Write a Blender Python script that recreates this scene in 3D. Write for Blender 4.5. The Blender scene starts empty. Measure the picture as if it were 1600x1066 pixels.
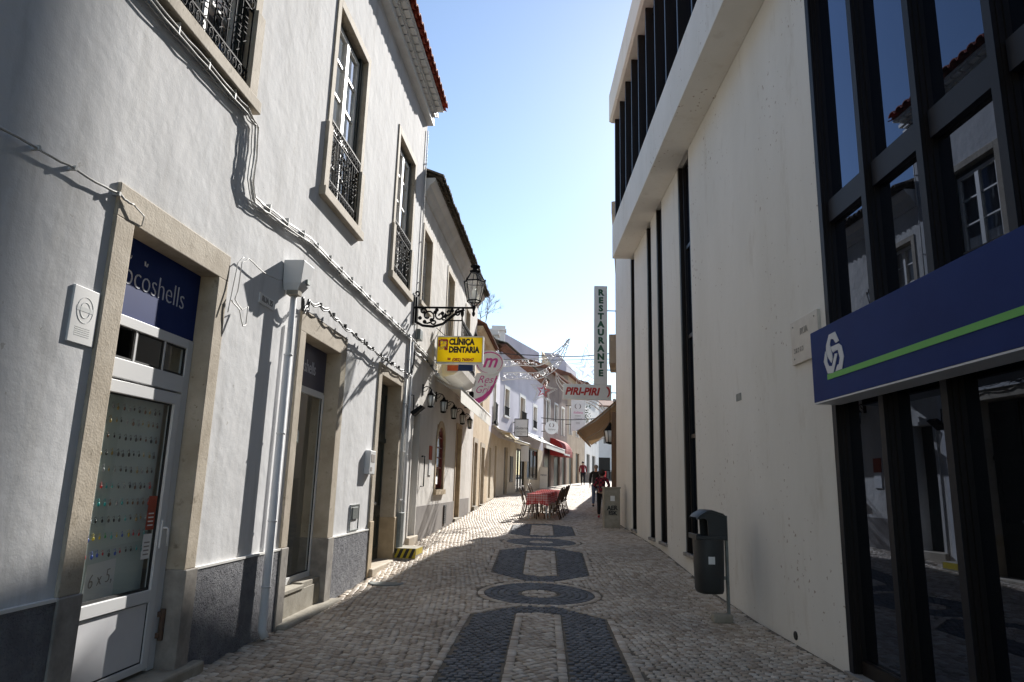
import bpy, bmesh, math, random
import numpy as np
from mathutils import Vector, Matrix
random.seed(7); np.random.seed(7)
PI=math.pi
# ------------------------------------------------------------------ camera
SC=bpy.context.scene; COL=SC.collection
F=1070.; PITCH=math.radians(11.8); ROLL=math.radians(1.6); EYE=Vector((0,0,1.6))
cf=Vector((0,math.cos(PITCH),math.sin(PITCH))); r0=Vector((1,0,0)); u0=r0.cross(cf)
cr=math.cos(ROLL)*r0+math.sin(ROLL)*u0; cu=-math.sin(ROLL)*r0+math.cos(ROLL)*u0
cam_d=bpy.data.cameras.new('camera'); cam=bpy.data.objects.new('camera',cam_d); COL.objects.link(cam)
M=Matrix((( cr.x,cu.x,-cf.x,EYE.x),(cr.y,cu.y,-cf.y,EYE.y),(cr.z,cu.z,-cf.z,EYE.z),(0,0,0,1)))
cam.matrix_world=M; cam_d.sensor_width=36; cam_d.lens=F/1600*36; cam_d.clip_end=1500; cam_d.clip_start=.05
SC.camera=cam
def at(px,py,Y):   # photo pixel at depth Y -> world point
    d=cf+cr*((px-800)/F)+cu*((533-py)/F)
    return EYE+d*(Y/d.y)
# ------------------------------------------------------------------ sky, sun, exposure
SUN_AZ=math.radians(20.3); SUN_EL=math.radians(31)
W=bpy.data.worlds.new('World'); SC.world=W; W.use_nodes=True
nt=W.node_tree; bg=nt.nodes['Background']; sk=nt.nodes.new('ShaderNodeTexSky')
sk.sky_type='NISHITA'; sk.sun_disc=False; sk.sun_elevation=SUN_EL; sk.sun_rotation=SUN_AZ
sk.air_density=1.0; sk.dust_density=0.15; sk.ozone_density=1.1; sk.altitude=10
nt.links.new(sk.outputs[0],bg.inputs[0]); bg.inputs[1].default_value=.088
sd=Vector((math.sin(SUN_AZ)*math.cos(SUN_EL),math.cos(SUN_AZ)*math.cos(SUN_EL),math.sin(SUN_EL)))
sl=bpy.data.lights.new('sun','SUN'); sl.energy=4.3; sl.angle=math.radians(.53); sl.color=(1,.965,.91)
so=bpy.data.objects.new('sun',sl); COL.objects.link(so); so.rotation_euler=sd.to_track_quat('Z','Y').to_euler(); so.location=(10,20,40)
SC.view_settings.view_transform='Standard'; SC.view_settings.look='None'; SC.view_settings.exposure=1.18; SC.view_settings.gamma=1
SC.cycles.max_bounces=8; SC.cycles.transparent_max_bounces=12
# ------------------------------------------------------------------ frames
def frame(p0,az,side):
    a=math.radians(az); n=Vector((math.cos(a),-math.sin(a),0))*side; d=Vector((math.sin(a),math.cos(a),0)); p=Vector((p0[0],p0[1],0))
    def fr(o,s,z): return p+n*o+d*s+Vector((0,0,z))
    fr.az=az; fr.n=n; fr.d=d; return fr
def offp(az,off):
    a=math.radians(az); return (math.cos(a)*off,-math.sin(a)*off)
L=frame(offp(4.5,-3.1),4.5,1)       # left facade plane
R=frame(offp(.6,3.08),.6,-1)        # right facade plane, o>0 towards the street
B3=frame((-.5,33.1),13.1,1); B4=frame((2.15,44.7),16,1); R2=frame((3.31,21.4),9.8,-1)
WD=frame((0,0),0,1)                 # plain world: o=x, s=y
YS=[-60,0,9,11,13,15,18,21,24,28,35,53,80,300]; ZS=[0,0,0,.07,.22,.36,.45,.56,.68,.86,1.1,1.7,2.5,6]
def gz(y): return float(np.interp(y,YS,ZS))
# ------------------------------------------------------------------ mesh builder
class MB:
    def __init__(s): s.v=[]; s.f=[]; s.sm=[]
    def add(s,vs,fs,smooth=False):
        b=len(s.v); s.v+= [Vector(q) for q in vs]; s.f+=[tuple(b+i for i in f) for f in fs]; s.sm+=[smooth]*len(fs); return s
    def box(s,fr,o0,o1,s0,s1,z0,z1):
        vs=[fr(o,t,z) for o in (o0,o1) for t in (s0,s1) for z in (z0,z1)]
        return s.add(vs,[(0,1,3,2),(4,6,7,5),(0,4,5,1),(2,3,7,6),(0,2,6,4),(1,5,7,3)])
    def quad(s,a,b,c,d): return s.add([a,b,c,d],[(0,1,2,3)])
    def prism(s,fr,poly,o0,o1):     # poly in (s,z)
        n=len(poly); vs=[fr(o0,a,b) for a,b in poly]+[fr(o1,a,b) for a,b in poly]
        return s.add(vs,[tuple(range(n)),tuple(range(2*n-1,n-1,-1))]+[(i,(i+1)%n,n+(i+1)%n,n+i) for i in range(n)])
    def prism_s(s,fr,poly,s0,s1):   # poly in (o,z)
        n=len(poly); vs=[fr(a,s0,b) for a,b in poly]+[fr(a,s1,b) for a,b in poly]
        return s.add(vs,[tuple(range(n)),tuple(range(2*n-1,n-1,-1))]+[(i,(i+1)%n,n+(i+1)%n,n+i) for i in range(n)])
    def prism_z(s,fr,poly,z0,z1):   # poly in (o,s)
        n=len(poly); vs=[fr(a,b,z0) for a,b in poly]+[fr(a,b,z1) for a,b in poly]
        return s.add(vs,[tuple(range(n)),tuple(range(2*n-1,n-1,-1))]+[(i,(i+1)%n,n+(i+1)%n,n+i) for i in range(n)])
    def tube(s,pts,r,n=8,closed=False):
        pts=[Vector(p) for p in pts]; m=len(pts); rs=r if isinstance(r,(list,tuple)) else [r]*m
        vs=[]; up=None
        for i,p in enumerate(pts):
            a=pts[(i-1)%m] if (closed or i>0) else p; b=pts[(i+1)%m] if (closed or i<m-1) else p
            t=(b-a); t=t.normalized() if t.length>1e-9 else Vector((0,0,1))
            if up is None: up=Vector((0,0,1)) if abs(t.z)<.9 else Vector((1,0,0))
            x=t.cross(up); 
            if x.length<1e-4: x=t.cross(Vector((0,1,.3)))
            x.normalize(); y=x.cross(t).normalized(); up=y
            for k in range(n):
                c=2*PI*k/n; vs.append(p+(x*math.cos(c)+y*math.sin(c))*rs[i])
        fs=[]
        for i in range(m if closed else m-1):
            for k in range(n): fs.append((i*n+k,i*n+(k+1)%n,((i+1)%m)*n+(k+1)%n,((i+1)%m)*n+k))
        s.add(vs,fs,True)
        if not closed: s.add(vs[:n],[tuple(range(n-1,-1,-1))]); s.add(vs[-n:],[tuple(range(n))])
        return s
    def lathe(s,c,prof,n=16,smooth=True,axis=None):
        c=Vector(c); vs=[]
        for r,z in prof:
            for k in range(n):
                a=2*PI*k/n+PI/n; q=Vector((r*math.cos(a),r*math.sin(a),z)); vs.append(c+(axis@q if axis else q))
        m=len(prof); fs=[(i*n+k,i*n+(k+1)%n,(i+1)*n+(k+1)%n,(i+1)*n+k) for i in range(m-1) for k in range(n)]
        s.add(vs,fs,smooth); s.add(vs[:n],[tuple(range(n-1,-1,-1))]); s.add(vs[-n:],[tuple(range(n))]); return s
    def ball(s,c,r,sc=(1,1,1),n=10,m=7):
        c=Vector(c); vs=[]
        for i in range(m+1):
            th=PI*i/m
            for k in range(n):
                a=2*PI*k/n; vs.append(c+Vector((math.sin(th)*math.cos(a)*r*sc[0],math.sin(th)*math.sin(a)*r*sc[1],math.cos(th)*r*sc[2])))
        return s.add(vs,[(i*n+k,i*n+(k+1)%n,(i+1)*n+(k+1)%n,(i+1)*n+k) for i in range(m) for k in range(n)],True)
    def build(s,name,mat,parent=None,bevel=0,origin=None,label=None):
        me=bpy.data.meshes.new(name); root=parent
        while root is not None and root.parent is not None: root=root.parent
        if root is not None: inv=Matrix.Translation(root.location)@Matrix.Rotation(root.rotation_euler.z,4,'Z')
        elif origin is not None: inv=Matrix.Translation(Vector(origin[:3]))@Matrix.Rotation(math.radians(origin[3]) if len(origin)>3 else 0,4,'Z')
        else: inv=Matrix.Identity(4)
        iv=inv.inverted()
        me.from_pydata([tuple(iv@q) for q in s.v],[],s.f)
        me.polygons.foreach_set('use_smooth',s.sm); me.materials.append(mat)
        bm=bmesh.new(); bm.from_mesh(me); bmesh.ops.remove_doubles(bm,verts=bm.verts,dist=1e-5); bmesh.ops.recalc_face_normals(bm,faces=bm.faces); bm.to_mesh(me); bm.free()
        o=bpy.data.objects.new(name,me); COL.objects.link(o)
        if parent is not None: o.parent=parent
        elif origin is not None: o.location=Vector(origin[:3]); o.rotation_euler.z=math.radians(origin[3]) if len(origin)>3 else 0
        if bevel:
            m=o.modifiers.new('bevel','BEVEL'); m.width=bevel; m.segments=2; m.limit_method='ANGLE'; m.angle_limit=.6
        if label: o['label']=label
        return o
def thing(name,label,cat,loc=(0,0,0),rz=0,group=None):
    o=bpy.data.objects.new(name,None); COL.objects.link(o); o.location=loc; o.rotation_euler.z=math.radians(rz); o.empty_display_size=.2
    o['label']=label; o['category']=cat
    if group: o['group']=group
    return o
def tag(o,label,cat,group=None):
    o['label']=label; o['category']=cat
    if group: o['group']=group
    return o
def dup(root,loc=None,rz=None,label=None,group=None):
    r=root.copy(); COL.objects.link(r)
    if loc is not None: r.location=loc
    if rz is not None: r.rotation_euler.z=math.radians(rz)
    if label: r['label']=label
    if group: r['group']=group
    for ch in list(root.children):
        c=ch.copy(); COL.objects.link(c); c.parent=r
        for g in list(ch.children):
            d=g.copy(); COL.objects.link(d); d.parent=c
    return r
# ------------------------------------------------------------------ materials
def mk(name,col,rough=.7,metal=0,col2=None,vscale=3,vlo=.35,vhi=.65,bumps=(),spec=.5,col3=None,c3scale=12,c3lo=.62,c3hi=.72,stretch=None,trans=0,coat=0,specks=None):
    m=bpy.data.materials.new(name); m.use_nodes=True; t=m.node_tree; N=t.nodes; K=t.links; b=N['Principled BSDF']
    b.inputs['Roughness'].default_value=rough; b.inputs['Metallic'].default_value=metal; b.inputs['Specular IOR Level'].default_value=spec
    b.inputs['Base Color'].default_value=(*col,1); b.inputs['Coat Weight'].default_value=coat
    tc=N.new('ShaderNodeTexCoord'); co=tc.outputs['Object']
    if stretch:
        mp=N.new('ShaderNodeMapping'); mp.inputs['Scale'].default_value=stretch; K.new(co,mp.inputs[0]); cs=mp.outputs[0]
    else: cs=co
    def noise(sc,det=6,rg=.6,src=None):
        n=N.new('ShaderNodeTexNoise'); n.inputs['Scale'].default_value=sc; n.inputs['Detail'].default_value=det; n.inputs['Roughness'].default_value=rg; K.new(src or co,n.inputs['Vector']); return n
    cur=None
    if col2:
        n=noise(vscale,src=cs); rp=N.new('ShaderNodeMapRange'); rp.inputs[1].default_value=vlo; rp.inputs[2].default_value=vhi; K.new(n.outputs[0],rp.inputs[0])
        mx=N.new('ShaderNodeMix'); mx.data_type='RGBA'; mx.inputs[6].default_value=(*col,1); mx.inputs[7].default_value=(*col2,1); K.new(rp.outputs[0],mx.inputs[0]); cur=mx.outputs[2]
    if col3:
        n=noise(c3scale,8,.7,src=cs); rp=N.new('ShaderNodeMapRange'); rp.inputs[1].default_value=c3lo; rp.inputs[2].default_value=c3hi; K.new(n.outputs[0],rp.inputs[0])
        mx=N.new('ShaderNodeMix'); mx.data_type='RGBA'; mx.inputs[7].default_value=(*col3,1); K.new(rp.outputs[0],mx.inputs[0])
        if cur: K.new(cur,mx.inputs[6])
        else: mx.inputs[6].default_value=(*col,1)
        cur=mx.outputs[2]
    if specks:
        scol,ssc,sth=specks; vo=N.new('ShaderNodeTexVoronoi'); vo.inputs['Scale'].default_value=ssc; nz=noise(ssc*3,4); va=N.new('ShaderNodeVectorMath'); va.operation='SCALE'; K.new(nz.outputs['Color'],va.inputs[0]); va.inputs['Scale'].default_value=.9/ssc; ad=N.new('ShaderNodeVectorMath'); K.new(co,ad.inputs[0]); K.new(va.outputs[0],ad.inputs[1]); K.new(ad.outputs[0],vo.inputs['Vector'])
        n2=noise(.8,3); th=N.new('ShaderNodeMapRange'); th.inputs[1].default_value=.42; th.inputs[2].default_value=.65; th.inputs[3].default_value=0; th.inputs[4].default_value=sth; K.new(n2.outputs[0],th.inputs[0])
        lt=N.new('ShaderNodeMath'); lt.operation='LESS_THAN'; K.new(vo.outputs['Distance'],lt.inputs[0]); K.new(th.outputs[0],lt.inputs[1]); m3=N.new('ShaderNodeMath'); m3.operation='MULTIPLY'; m3.inputs[1].default_value=.7; K.new(lt.outputs[0],m3.inputs[0])
        mx=N.new('ShaderNodeMix'); mx.data_type='RGBA'; mx.inputs[7].default_value=(*scol,1); K.new(m3.outputs[0],mx.inputs[0]); K.new(cur,mx.inputs[6]); cur=mx.outputs[2]
    if cur: K.new(cur,b.inputs['Base Color'])
    prev=None
    for kind,sc,st,di in bumps:
        if kind=='n': n=noise(sc,8 if sc>10 else 3); h=n.outputs[0]
        elif kind=='v': n=N.new('ShaderNodeTexVoronoi'); n.inputs['Scale'].default_value=sc; K.new(co,n.inputs['Vector']); h=n.outputs[0]
        bp=N.new('ShaderNodeBump'); bp.inputs['Strength'].default_value=st; bp.inputs['Distance'].default_value=di; K.new(h,bp.inputs['Height'])
        if prev: K.new(prev,bp.inputs['Normal'])
        prev=bp.outputs[0]
    if prev: K.new(prev,b.inputs['Normal'])
    return m
def fresnel(N,K,ior):
    fz=N.new('ShaderNodeFresnel'); g=N.new('ShaderNodeNewGeometry'); mr=N.new('ShaderNodeMapRange'); mr.inputs[3].default_value=ior; mr.inputs[4].default_value=1/ior; K.new(g.outputs['Backfacing'],mr.inputs[0]); K.new(mr.outputs[0],fz.inputs[0]); return fz
def glassmat(name,tint,refl_ior=1.5,rough=0.0,extra=0.0):
    m=bpy.data.materials.new(name); m.use_nodes=True; t=m.node_tree; N=t.nodes; K=t.links; N.remove(N['Principled BSDF'])
    fz=fresnel(N,K,refl_ior); tr=N.new('ShaderNodeBsdfTransparent'); tr.inputs[0].default_value=(*tint,1)
    gl=N.new('ShaderNodeBsdfGlossy'); gl.inputs['Roughness'].default_value=rough; gl.inputs[0].default_value=(1,1,1,1)
    mx=N.new('ShaderNodeMixShader')
    if extra:
        ad=N.new('ShaderNodeMath'); ad.operation='ADD'; ad.use_clamp=True; ad.inputs[1].default_value=extra; K.new(fz.outputs[0],ad.inputs[0]); K.new(ad.outputs[0],mx.inputs[0])
    else: K.new(fz.outputs[0],mx.inputs[0])
    K.new(tr.outputs[0],mx.inputs[1]); K.new(gl.outputs[0],mx.inputs[2]); K.new(mx.outputs[0],N['Material Output'].inputs[0]); return m
m={}
m['plaster']=mk('white_plaster',(.71,.71,.715),.9,col2=(.62,.615,.615),vscale=1.1,bumps=(('n',1.6,.16,.10),('n',6,.15,.022),('n',19,.10,.01),('n',70,.25,.005)),spec=.2,col3=(.40,.39,.37),c3scale=3.2,c3lo=.52,c3hi=.9,stretch=(1,1,.16),specks=((.40,.38,.35),5,.10))
m['plaster_b']=mk('aged_white_plaster',(.72,.695,.66),.9,col2=(.55,.52,.48),vscale=.8,bumps=(('n',2,.3,.1),('n',60,.3,.006)),spec=.2,col3=(.46,.41,.34),c3scale=3.5,c3lo=.6,c3hi=.9,stretch=(1,1,.25))
m['cream_wall']=mk('cream_painted_render',(.79,.755,.69),.85,col2=(.72,.685,.615),vscale=.7,bumps=(('n',1.2,.15,.08),('n',9,.12,.012),('n',45,.25,.004)),spec=.2,col3=(.54,.48,.39),c3scale=3,c3lo=.56,c3hi=.9,stretch=(1,1,.3),specks=((.30,.20,.13),9,.17))
m['lavender']=mk('pale_lavender_plaster',(.60,.59,.66),.9,col2=(.52,.51,.58),vscale=.7,bumps=(('n',50,.2,.006),),spec=.2)
m['ochre']=mk('ochre_plaster',(.64,.53,.38),.9,col2=(.54,.42,.28),vscale=1.2,bumps=(('n',30,.3,.01),),spec=.2,col3=(.30,.2,.12),c3scale=4,c3lo=.55,c3hi=.8)
m['cream_shop']=mk('cream_shopfront',(.64,.57,.45),.8,col2=(.56,.48,.36),vscale=2,bumps=(('n',30,.2,.006),),spec=.3)
m['brown_wall']=mk('brown_grey_plaster',(.30,.24,.21),.9,col2=(.22,.17,.15),vscale=1.2,spec=.2)
m['tan_wall']=mk('tan_plaster',(.45,.36,.27),.9,col2=(.36,.28,.21),vscale=1.2,spec=.2)
m['far_white']=mk('far_white_plaster',(.72,.71,.70),.9,col2=(.64,.62,.6),vscale=1,spec=.2)
m['limestone']=mk('limestone_surround',(.51,.445,.355),.8,col2=(.38,.32,.24),vscale=3,bumps=(('n',25,.4,.006),('v',60,.25,.004)),spec=.3,col3=(.20,.165,.115),c3scale=9,c3lo=.58,c3hi=.74,specks=((.16,.12,.08),14,.16))
m['limestone_y']=mk('ochre_limestone',(.52,.41,.27),.8,col2=(.36,.28,.18),vscale=3,bumps=(('n',25,.4,.006),),spec=.3,col3=(.16,.13,.10),c3scale=9,c3lo=.62,c3hi=.76)
m['dirty_stone']=mk('dirty_base_stone',(.36,.33,.29),.85,col2=(.22,.2,.18),vscale=5,bumps=(('n',22,.5,.008),),spec=.3)
m['splash']=mk('rough_splash_render',(.36,.36,.38),.95,col2=(.25,.25,.27),vscale=6,bumps=(('n',18,1,.12),('n',60,1,.03)),spec=.2,col3=(.24,.24,.26),c3scale=34,c3lo=.57,c3hi=.64)
m['grey_paint']=mk('grey_painted_plinth',(.27,.25,.235),.9,col2=(.21,.19,.18),vscale=2,bumps=(('n',30,.3,.008),),spec=.2)
m['alu']=mk('white_aluminium',(.68,.68,.68),.5,spec=.35,bumps=(('n',3,.05,.01),))
m['alu_panel']=mk('white_door_panel',(.70,.70,.72),.4,col2=(.64,.64,.66),vscale=2)
m['rubber']=mk('black_gasket',(.015,.015,.015),.6)
m['iron']=mk('black_wrought_iron',(.010,.010,.011),.7,bumps=(('n',40,.3,.003),),spec=.12)
m['cable_k']=mk('black_cable',(.018,.018,.02),.5)
m['cable_w']=mk('white_cable',(.62,.61,.58),.55,col2=(.45,.43,.40),vscale=5)
m['cable_o']=mk('beige_cable',(.5,.42,.30),.5)
m['green_door']=mk('dark_green_painted_wood',(.018,.03,.028),.4,col2=(.012,.02,.02),vscale=6,bumps=(('n',30,.15,.003),))
m['red_wood']=mk('dark_red_painted_wood',(.22,.028,.022),.5,col2=(.10,.015,.012),vscale=8)
m['brown_wood']=mk('brown_wood',(.20,.105,.05),.6,col2=(.12,.06,.03),vscale=3,stretch=(4,4,.5),bumps=(('n',30,.2,.003),))
m['grey_wood']=mk('grey_weathered_wood',(.22,.2,.18),.7,col2=(.14,.12,.1),vscale=3,stretch=(4,4,.5))
m['white_wood']=mk('white_window_paint',(.70,.69,.66),.5,col2=(.6,.58,.54),vscale=6)
m['tile_red']=mk('red_clay_tile',(.42,.10,.06),.8,col2=(.32,.07,.04),vscale=6,bumps=(('n',25,.3,.008),),spec=.2)
m['tile_old']=mk('old_lichen_clay_tile',(.17,.135,.10),.9,col2=(.08,.07,.055),vscale=7,bumps=(('n',25,.5,.01),),spec=.2,col3=(.33,.31,.26),c3scale=9,c3lo=.56,c3hi=.66)
m['tile_brown']=mk('brown_clay_tile',(.25,.12,.08),.9,col2=(.15,.08,.06),vscale=5,spec=.2)
m['white_paint']=mk('white_paint',(.78,.77,.74),.6,col2=(.7,.68,.64),vscale=3)
m['bronze']=mk('dark_bronze_aluminium',(.016,.011,.009),.42,spec=.3,col2=(.009,.007,.006),vscale=3,stretch=(5,5,.4))
m['bronze_face']=mk('dark_blue_bronze_face',(.010,.011,.016),.5,spec=.25)
m['navy']=mk('navy_sign_film',(.010,.030,.15),.6,col2=(.008,.024,.13),vscale=2,spec=.15)
m['navy_dk']=mk('dark_navy_sign',(.018,.024,.075),.3,spec=.5)
m['green']=mk('green_stripe',(.10,.42,.05),.4)
m['silver']=mk('silver_lettering',(.62,.62,.63),.5)
m['letter_w']=mk('pale_lettering',(.55,.58,.68),.5)
m['yellow']=mk('yellow_sign_acrylic',(.90,.71,.01),.3,col2=(.86,.67,.01),vscale=3)
def translucent(key,fac,col):
    q=m[key]; t=q.node_tree; N=t.nodes; K=t.links; b=N['Principled BSDF']; tr=N.new('ShaderNodeBsdfTranslucent'); tr.inputs[0].default_value=(*col,1); mx=N.new('ShaderNodeMixShader'); mx.inputs[0].default_value=fac; K.new(b.outputs[0],mx.inputs[1]); K.new(tr.outputs[0],mx.inputs[2]); K.new(mx.outputs[0],N['Material Output'].inputs[0])
translucent('yellow',.6,(1,.93,.05))
m['black']=mk('black_lettering',(.012,.012,.012),.5)
m['red']=mk('red_lettering',(.45,.025,.02),.5)
m['dgreen']=mk('dark_green_lettering',(.012,.09,.045),.5)
m['pink']=mk('magenta_lettering',(.62,.06,.28),.5)
m['sign_w']=mk('white_sign_panel',(.82,.81,.79),.5,col2=(.76,.75,.73),vscale=3)
m['sign_grey']=mk('grey_white_sign_panel',(.80,.81,.79),.5,col2=(.74,.75,.73),vscale=3)
m['galv']=mk('galvanised_grey_steel',(.22,.24,.23),.5,metal=.5,col2=(.15,.165,.16),vscale=12)
m['bin']=mk('dark_grey_plastic',(.026,.029,.030),.5,col2=(.019,.021,.022),vscale=3,bumps=(('n',60,.1,.002),))
m['bin_in']=mk('bin_inside',(.008,.008,.008),.9)
m['rust']=mk('rusty_iron',(.11,.075,.055),.85,col2=(.10,.055,.035),vscale=14,bumps=(('n',40,.5,.004),))
m['concrete']=mk('stained_concrete',(.36,.33,.27),.9,col2=(.25,.22,.17),vscale=4,bumps=(('n',30,.4,.008),),col3=(.14,.12,.1),c3scale=6,c3lo=.6,c3hi=.8)
m['marble']=mk('pale_marble_plaque',(.62,.56,.47),.45,col2=(.54,.48,.40),vscale=6)
m['awn_cream']=mk('cream_awning_cloth',(.66,.60,.46),.85,col2=(.56,.5,.38),vscale=3,bumps=(('n',6,.2,.02),))
m['awn_white']=mk('white_awning_cloth',(.76,.75,.70),.85,col2=(.68,.66,.6),vscale=3)
m['awn_brown']=mk('brown_awning_cloth',(.52,.44,.34),.85,col2=(.38,.30,.21),vscale=3)
m['awn_red']=mk('red_awning_cloth',(.34,.02,.016),.85,col2=(.26,.015,.012),vscale=3)
m['awn_yel']=mk('straw_awning_cloth',(.60,.50,.30),.85,col2=(.50,.41,.24),vscale=3)
m['curtain']=mk('white_curtain',(.75,.75,.76),.9,col2=(.62,.63,.65),vscale=7,stretch=(6,6,.6))
m['inner']=mk('pale_interior_paint',(.42,.41,.38),.9)
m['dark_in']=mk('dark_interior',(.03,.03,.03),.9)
m['board']=mk('pale_green_display_board',(.60,.67,.64),.8)
m['paper']=mk('white_paper',(.78,.78,.78),.8,bumps=(('n',8,.3,.01),))
m['hwood']=mk('wood_rattan_chair',(.035,.016,.010),.55,col2=(.06,.03,.016),vscale=20)
m['rattan']=mk('woven_rattan_seat',(.30,.22,.13),.7,col2=(.15,.10,.06),vscale=60)
m['steel']=mk('brushed_steel',(.5,.5,.5),.3,metal=.9)
m['lamp_glass']=mk('frosted_lamp_glass',(.78,.78,.74),.3)
m['skin']=mk('skin',(.45,.27,.19),.6); m['hair_d']=mk('dark_hair',(.018,.013,.01),.6); m['hair_g']=mk('grey_hair',(.25,.22,.2),.7)
m['denim']=mk('blue_denim',(.09,.13,.22),.85,col2=(.06,.09,.17),vscale=20); m['black_cl']=mk('black_cloth',(.012,.012,.014),.9); m['wine']=mk('wine_red_cloth',(.22,.018,.03),.85)
m['dark_trs']=mk('dark_trousers',(.018,.018,.025),.9); m['shoe']=mk('dark_shoe',(.02,.018,.018),.5); m['shoe_r']=mk('red_shoe',(.4,.03,.05),.5)
m['tube_w']=mk('white_light_tube',(.82,.82,.82),.4); m['tube_r']=mk('red_light_tube',(.6,.05,.06),.4); m['tinsel']=mk('silver_tinsel',(.75,.76,.78),.3,metal=.7)
m['glass']=glassmat('window_glass',(.92,.95,.94),1.5); m['glass_up']=glassmat('upstairs_glass',(.7,.75,.78),1.6,extra=.34)
m['glass_dk']=glassmat('tinted_glass',(.12,.13,.15),1.55,extra=.10)
m['yel_k']=mk('hazard_yellow',(.65,.50,.01),.5,col2=(.4,.3,.02),vscale=9)
m['terra']=mk('dry_earth',(.22,.18,.14),.95,col2=(.16,.13,.1),vscale=2)
def curtain_glass():   # coated solar glass: dark body, strong clear reflection
    q=bpy.data.materials.new('solar_control_glass'); q.use_nodes=True; t=q.node_tree; N=t.nodes; K=t.links; N.remove(N['Principled BSDF'])
    d=N.new('ShaderNodeBsdfDiffuse'); d.inputs[0].default_value=(.006,.006,.007,1); g=N.new('ShaderNodeBsdfGlossy'); g.inputs['Roughness'].default_value=.004; g.inputs[0].default_value=(.62,.74,1,1)
    fz=fresnel(N,K,1.9); mx=N.new('ShaderNodeMixShader'); K.new(fz.outputs[0],mx.inputs[0]); K.new(d.outputs[0],mx.inputs[1]); K.new(g.outputs[0],mx.inputs[2]); K.new(mx.outputs[0],N['Material Output'].inputs[0])
    tc=N.new('ShaderNodeTexCoord'); n=N.new('ShaderNodeTexNoise'); n.inputs['Scale'].default_value=.8; n.inputs['Detail'].default_value=0; K.new(tc.outputs['Object'],n.inputs['Vector']); b=N.new('ShaderNodeBump'); b.inputs['Strength'].default_value=.05; b.inputs['Distance'].default_value=.03; K.new(n.outputs[0],b.inputs['Height']); K.new(b.outputs[0],g.inputs['Normal'])
    return q
m['solar']=curtain_glass()
def gingham():
    q=mk('red_gingham_cloth',(.5,.03,.03),.85); t=q.node_tree; N=t.nodes; K=t.links; b=N['Principled BSDF']; tc=N.new('ShaderNodeTexCoord'); sp=N.new('ShaderNodeSeparateXYZ'); K.new(tc.outputs['Object'],sp.inputs[0])
    outs=[]
    for ax in range(3):
        a=N.new('ShaderNodeMath'); a.operation='MULTIPLY'; a.inputs[1].default_value=PI/.036; K.new(sp.outputs[ax],a.inputs[0]); s=N.new('ShaderNodeMath'); s.operation='SINE'; K.new(a.outputs[0],s.inputs[0]); g=N.new('ShaderNodeMath'); g.operation='GREATER_THAN'; g.inputs[1].default_value=0; K.new(s.outputs[0],g.inputs[0]); outs.append(g.outputs[0])
    ad=N.new('ShaderNodeMath'); ad.operation='ADD'; K.new(outs[0],ad.inputs[0]); K.new(outs[1],ad.inputs[1]); ad2=N.new('ShaderNodeMath'); ad2.operation='ADD'; K.new(ad.outputs[0],ad2.inputs[0]); K.new(outs[2],ad2.inputs[1])
    dv=N.new('ShaderNodeMath'); dv.operation='MULTIPLY'; dv.inputs[1].default_value=.42; dv.use_clamp=True; K.new(ad2.outputs[0],dv.inputs[0])
    mx=N.new('ShaderNodeMix'); mx.data_type='RGBA'; mx.inputs[6].default_value=(.90,.70,.68,1); mx.inputs[7].default_value=(.66,.03,.03,1); K.new(dv.outputs[0],mx.inputs[0]); K.new(mx.outputs[2],b.inputs['Base Color']); return q
translucent('awn_brown',.45,(.75,.6,.42)); translucent('sign_grey',.15,(.9,.9,.88)); m['gingham']=gingham(); translucent('gingham',.35,(.9,.12,.08))
def plaid():
    q=mk('red_black_plaid',(.2,.02,.03),.9); t=q.node_tree; N=t.nodes; K=t.links; b=N['Principled BSDF']; tc=N.new('ShaderNodeTexCoord'); c=N.new('ShaderNodeTexChecker'); c.inputs['Scale'].default_value=14; c.inputs[1].default_value=(.26,.02,.04,1); c.inputs[2].default_value=(.018,.012,.02,1); K.new(tc.outputs['Object'],c.inputs[0]); K.new(c.outputs[0],b.inputs['Base Color']); return q
m['plaid']=plaid()
def cobble_mat():
    q=mk('cobble_stone',(.4,.35,.28),.62,bumps=(('n',45,.5,.006),),spec=.4); t=q.node_tree; N=t.nodes; K=t.links; b=N['Principled BSDF']
    at1=N.new('ShaderNodeAttribute'); at1.attribute_name='tone'; at2=N.new('ShaderNodeAttribute'); at2.attribute_name='dark'
    rp=N.new('ShaderNodeValToRGB'); e=rp.color_ramp.elements; e[0].color=(.30,.222,.15,1); e[1].color=(.66,.585,.485,1); x=e.new(.5); x.color=(.475,.39,.30,1); K.new(at1.outputs['Fac'],rp.inputs[0])
    rd=N.new('ShaderNodeValToRGB'); e=rd.color_ramp.elements; e[0].color=(.042,.043,.047,1); e[1].color=(.14,.142,.148,1); K.new(at1.outputs['Fac'],rd.inputs[0])
    mx=N.new('ShaderNodeMix'); mx.data_type='RGBA'; K.new(at2.outputs['Fac'],mx.inputs[0]); K.new(rp.outputs[0],mx.inputs[6]); K.new(rd.outputs[0],mx.inputs[7])
    tc=N.new('ShaderNodeTexCoord'); n=N.new('ShaderNodeTexNoise'); n.inputs['Scale'].default_value=.7; n.inputs['Detail'].default_value=5; K.new(tc.outputs['Object'],n.inputs[0]); mr=N.new('ShaderNodeMapRange'); mr.inputs[1].default_value=.35; mr.inputs[2].default_value=.65; mr.inputs[3].default_value=.78; mr.inputs[4].default_value=1.1; K.new(n.outputs[0],mr.inputs[0])
    vm=N.new('ShaderNodeVectorMath'); vm.operation='SCALE'; K.new(mx.outputs[2],vm.inputs[0]); K.new(mr.outputs[0],vm.inputs['Scale']); K.new(vm.outputs[0],b.inputs['Base Color']); return q
m['cobble']=cobble_mat()
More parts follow.
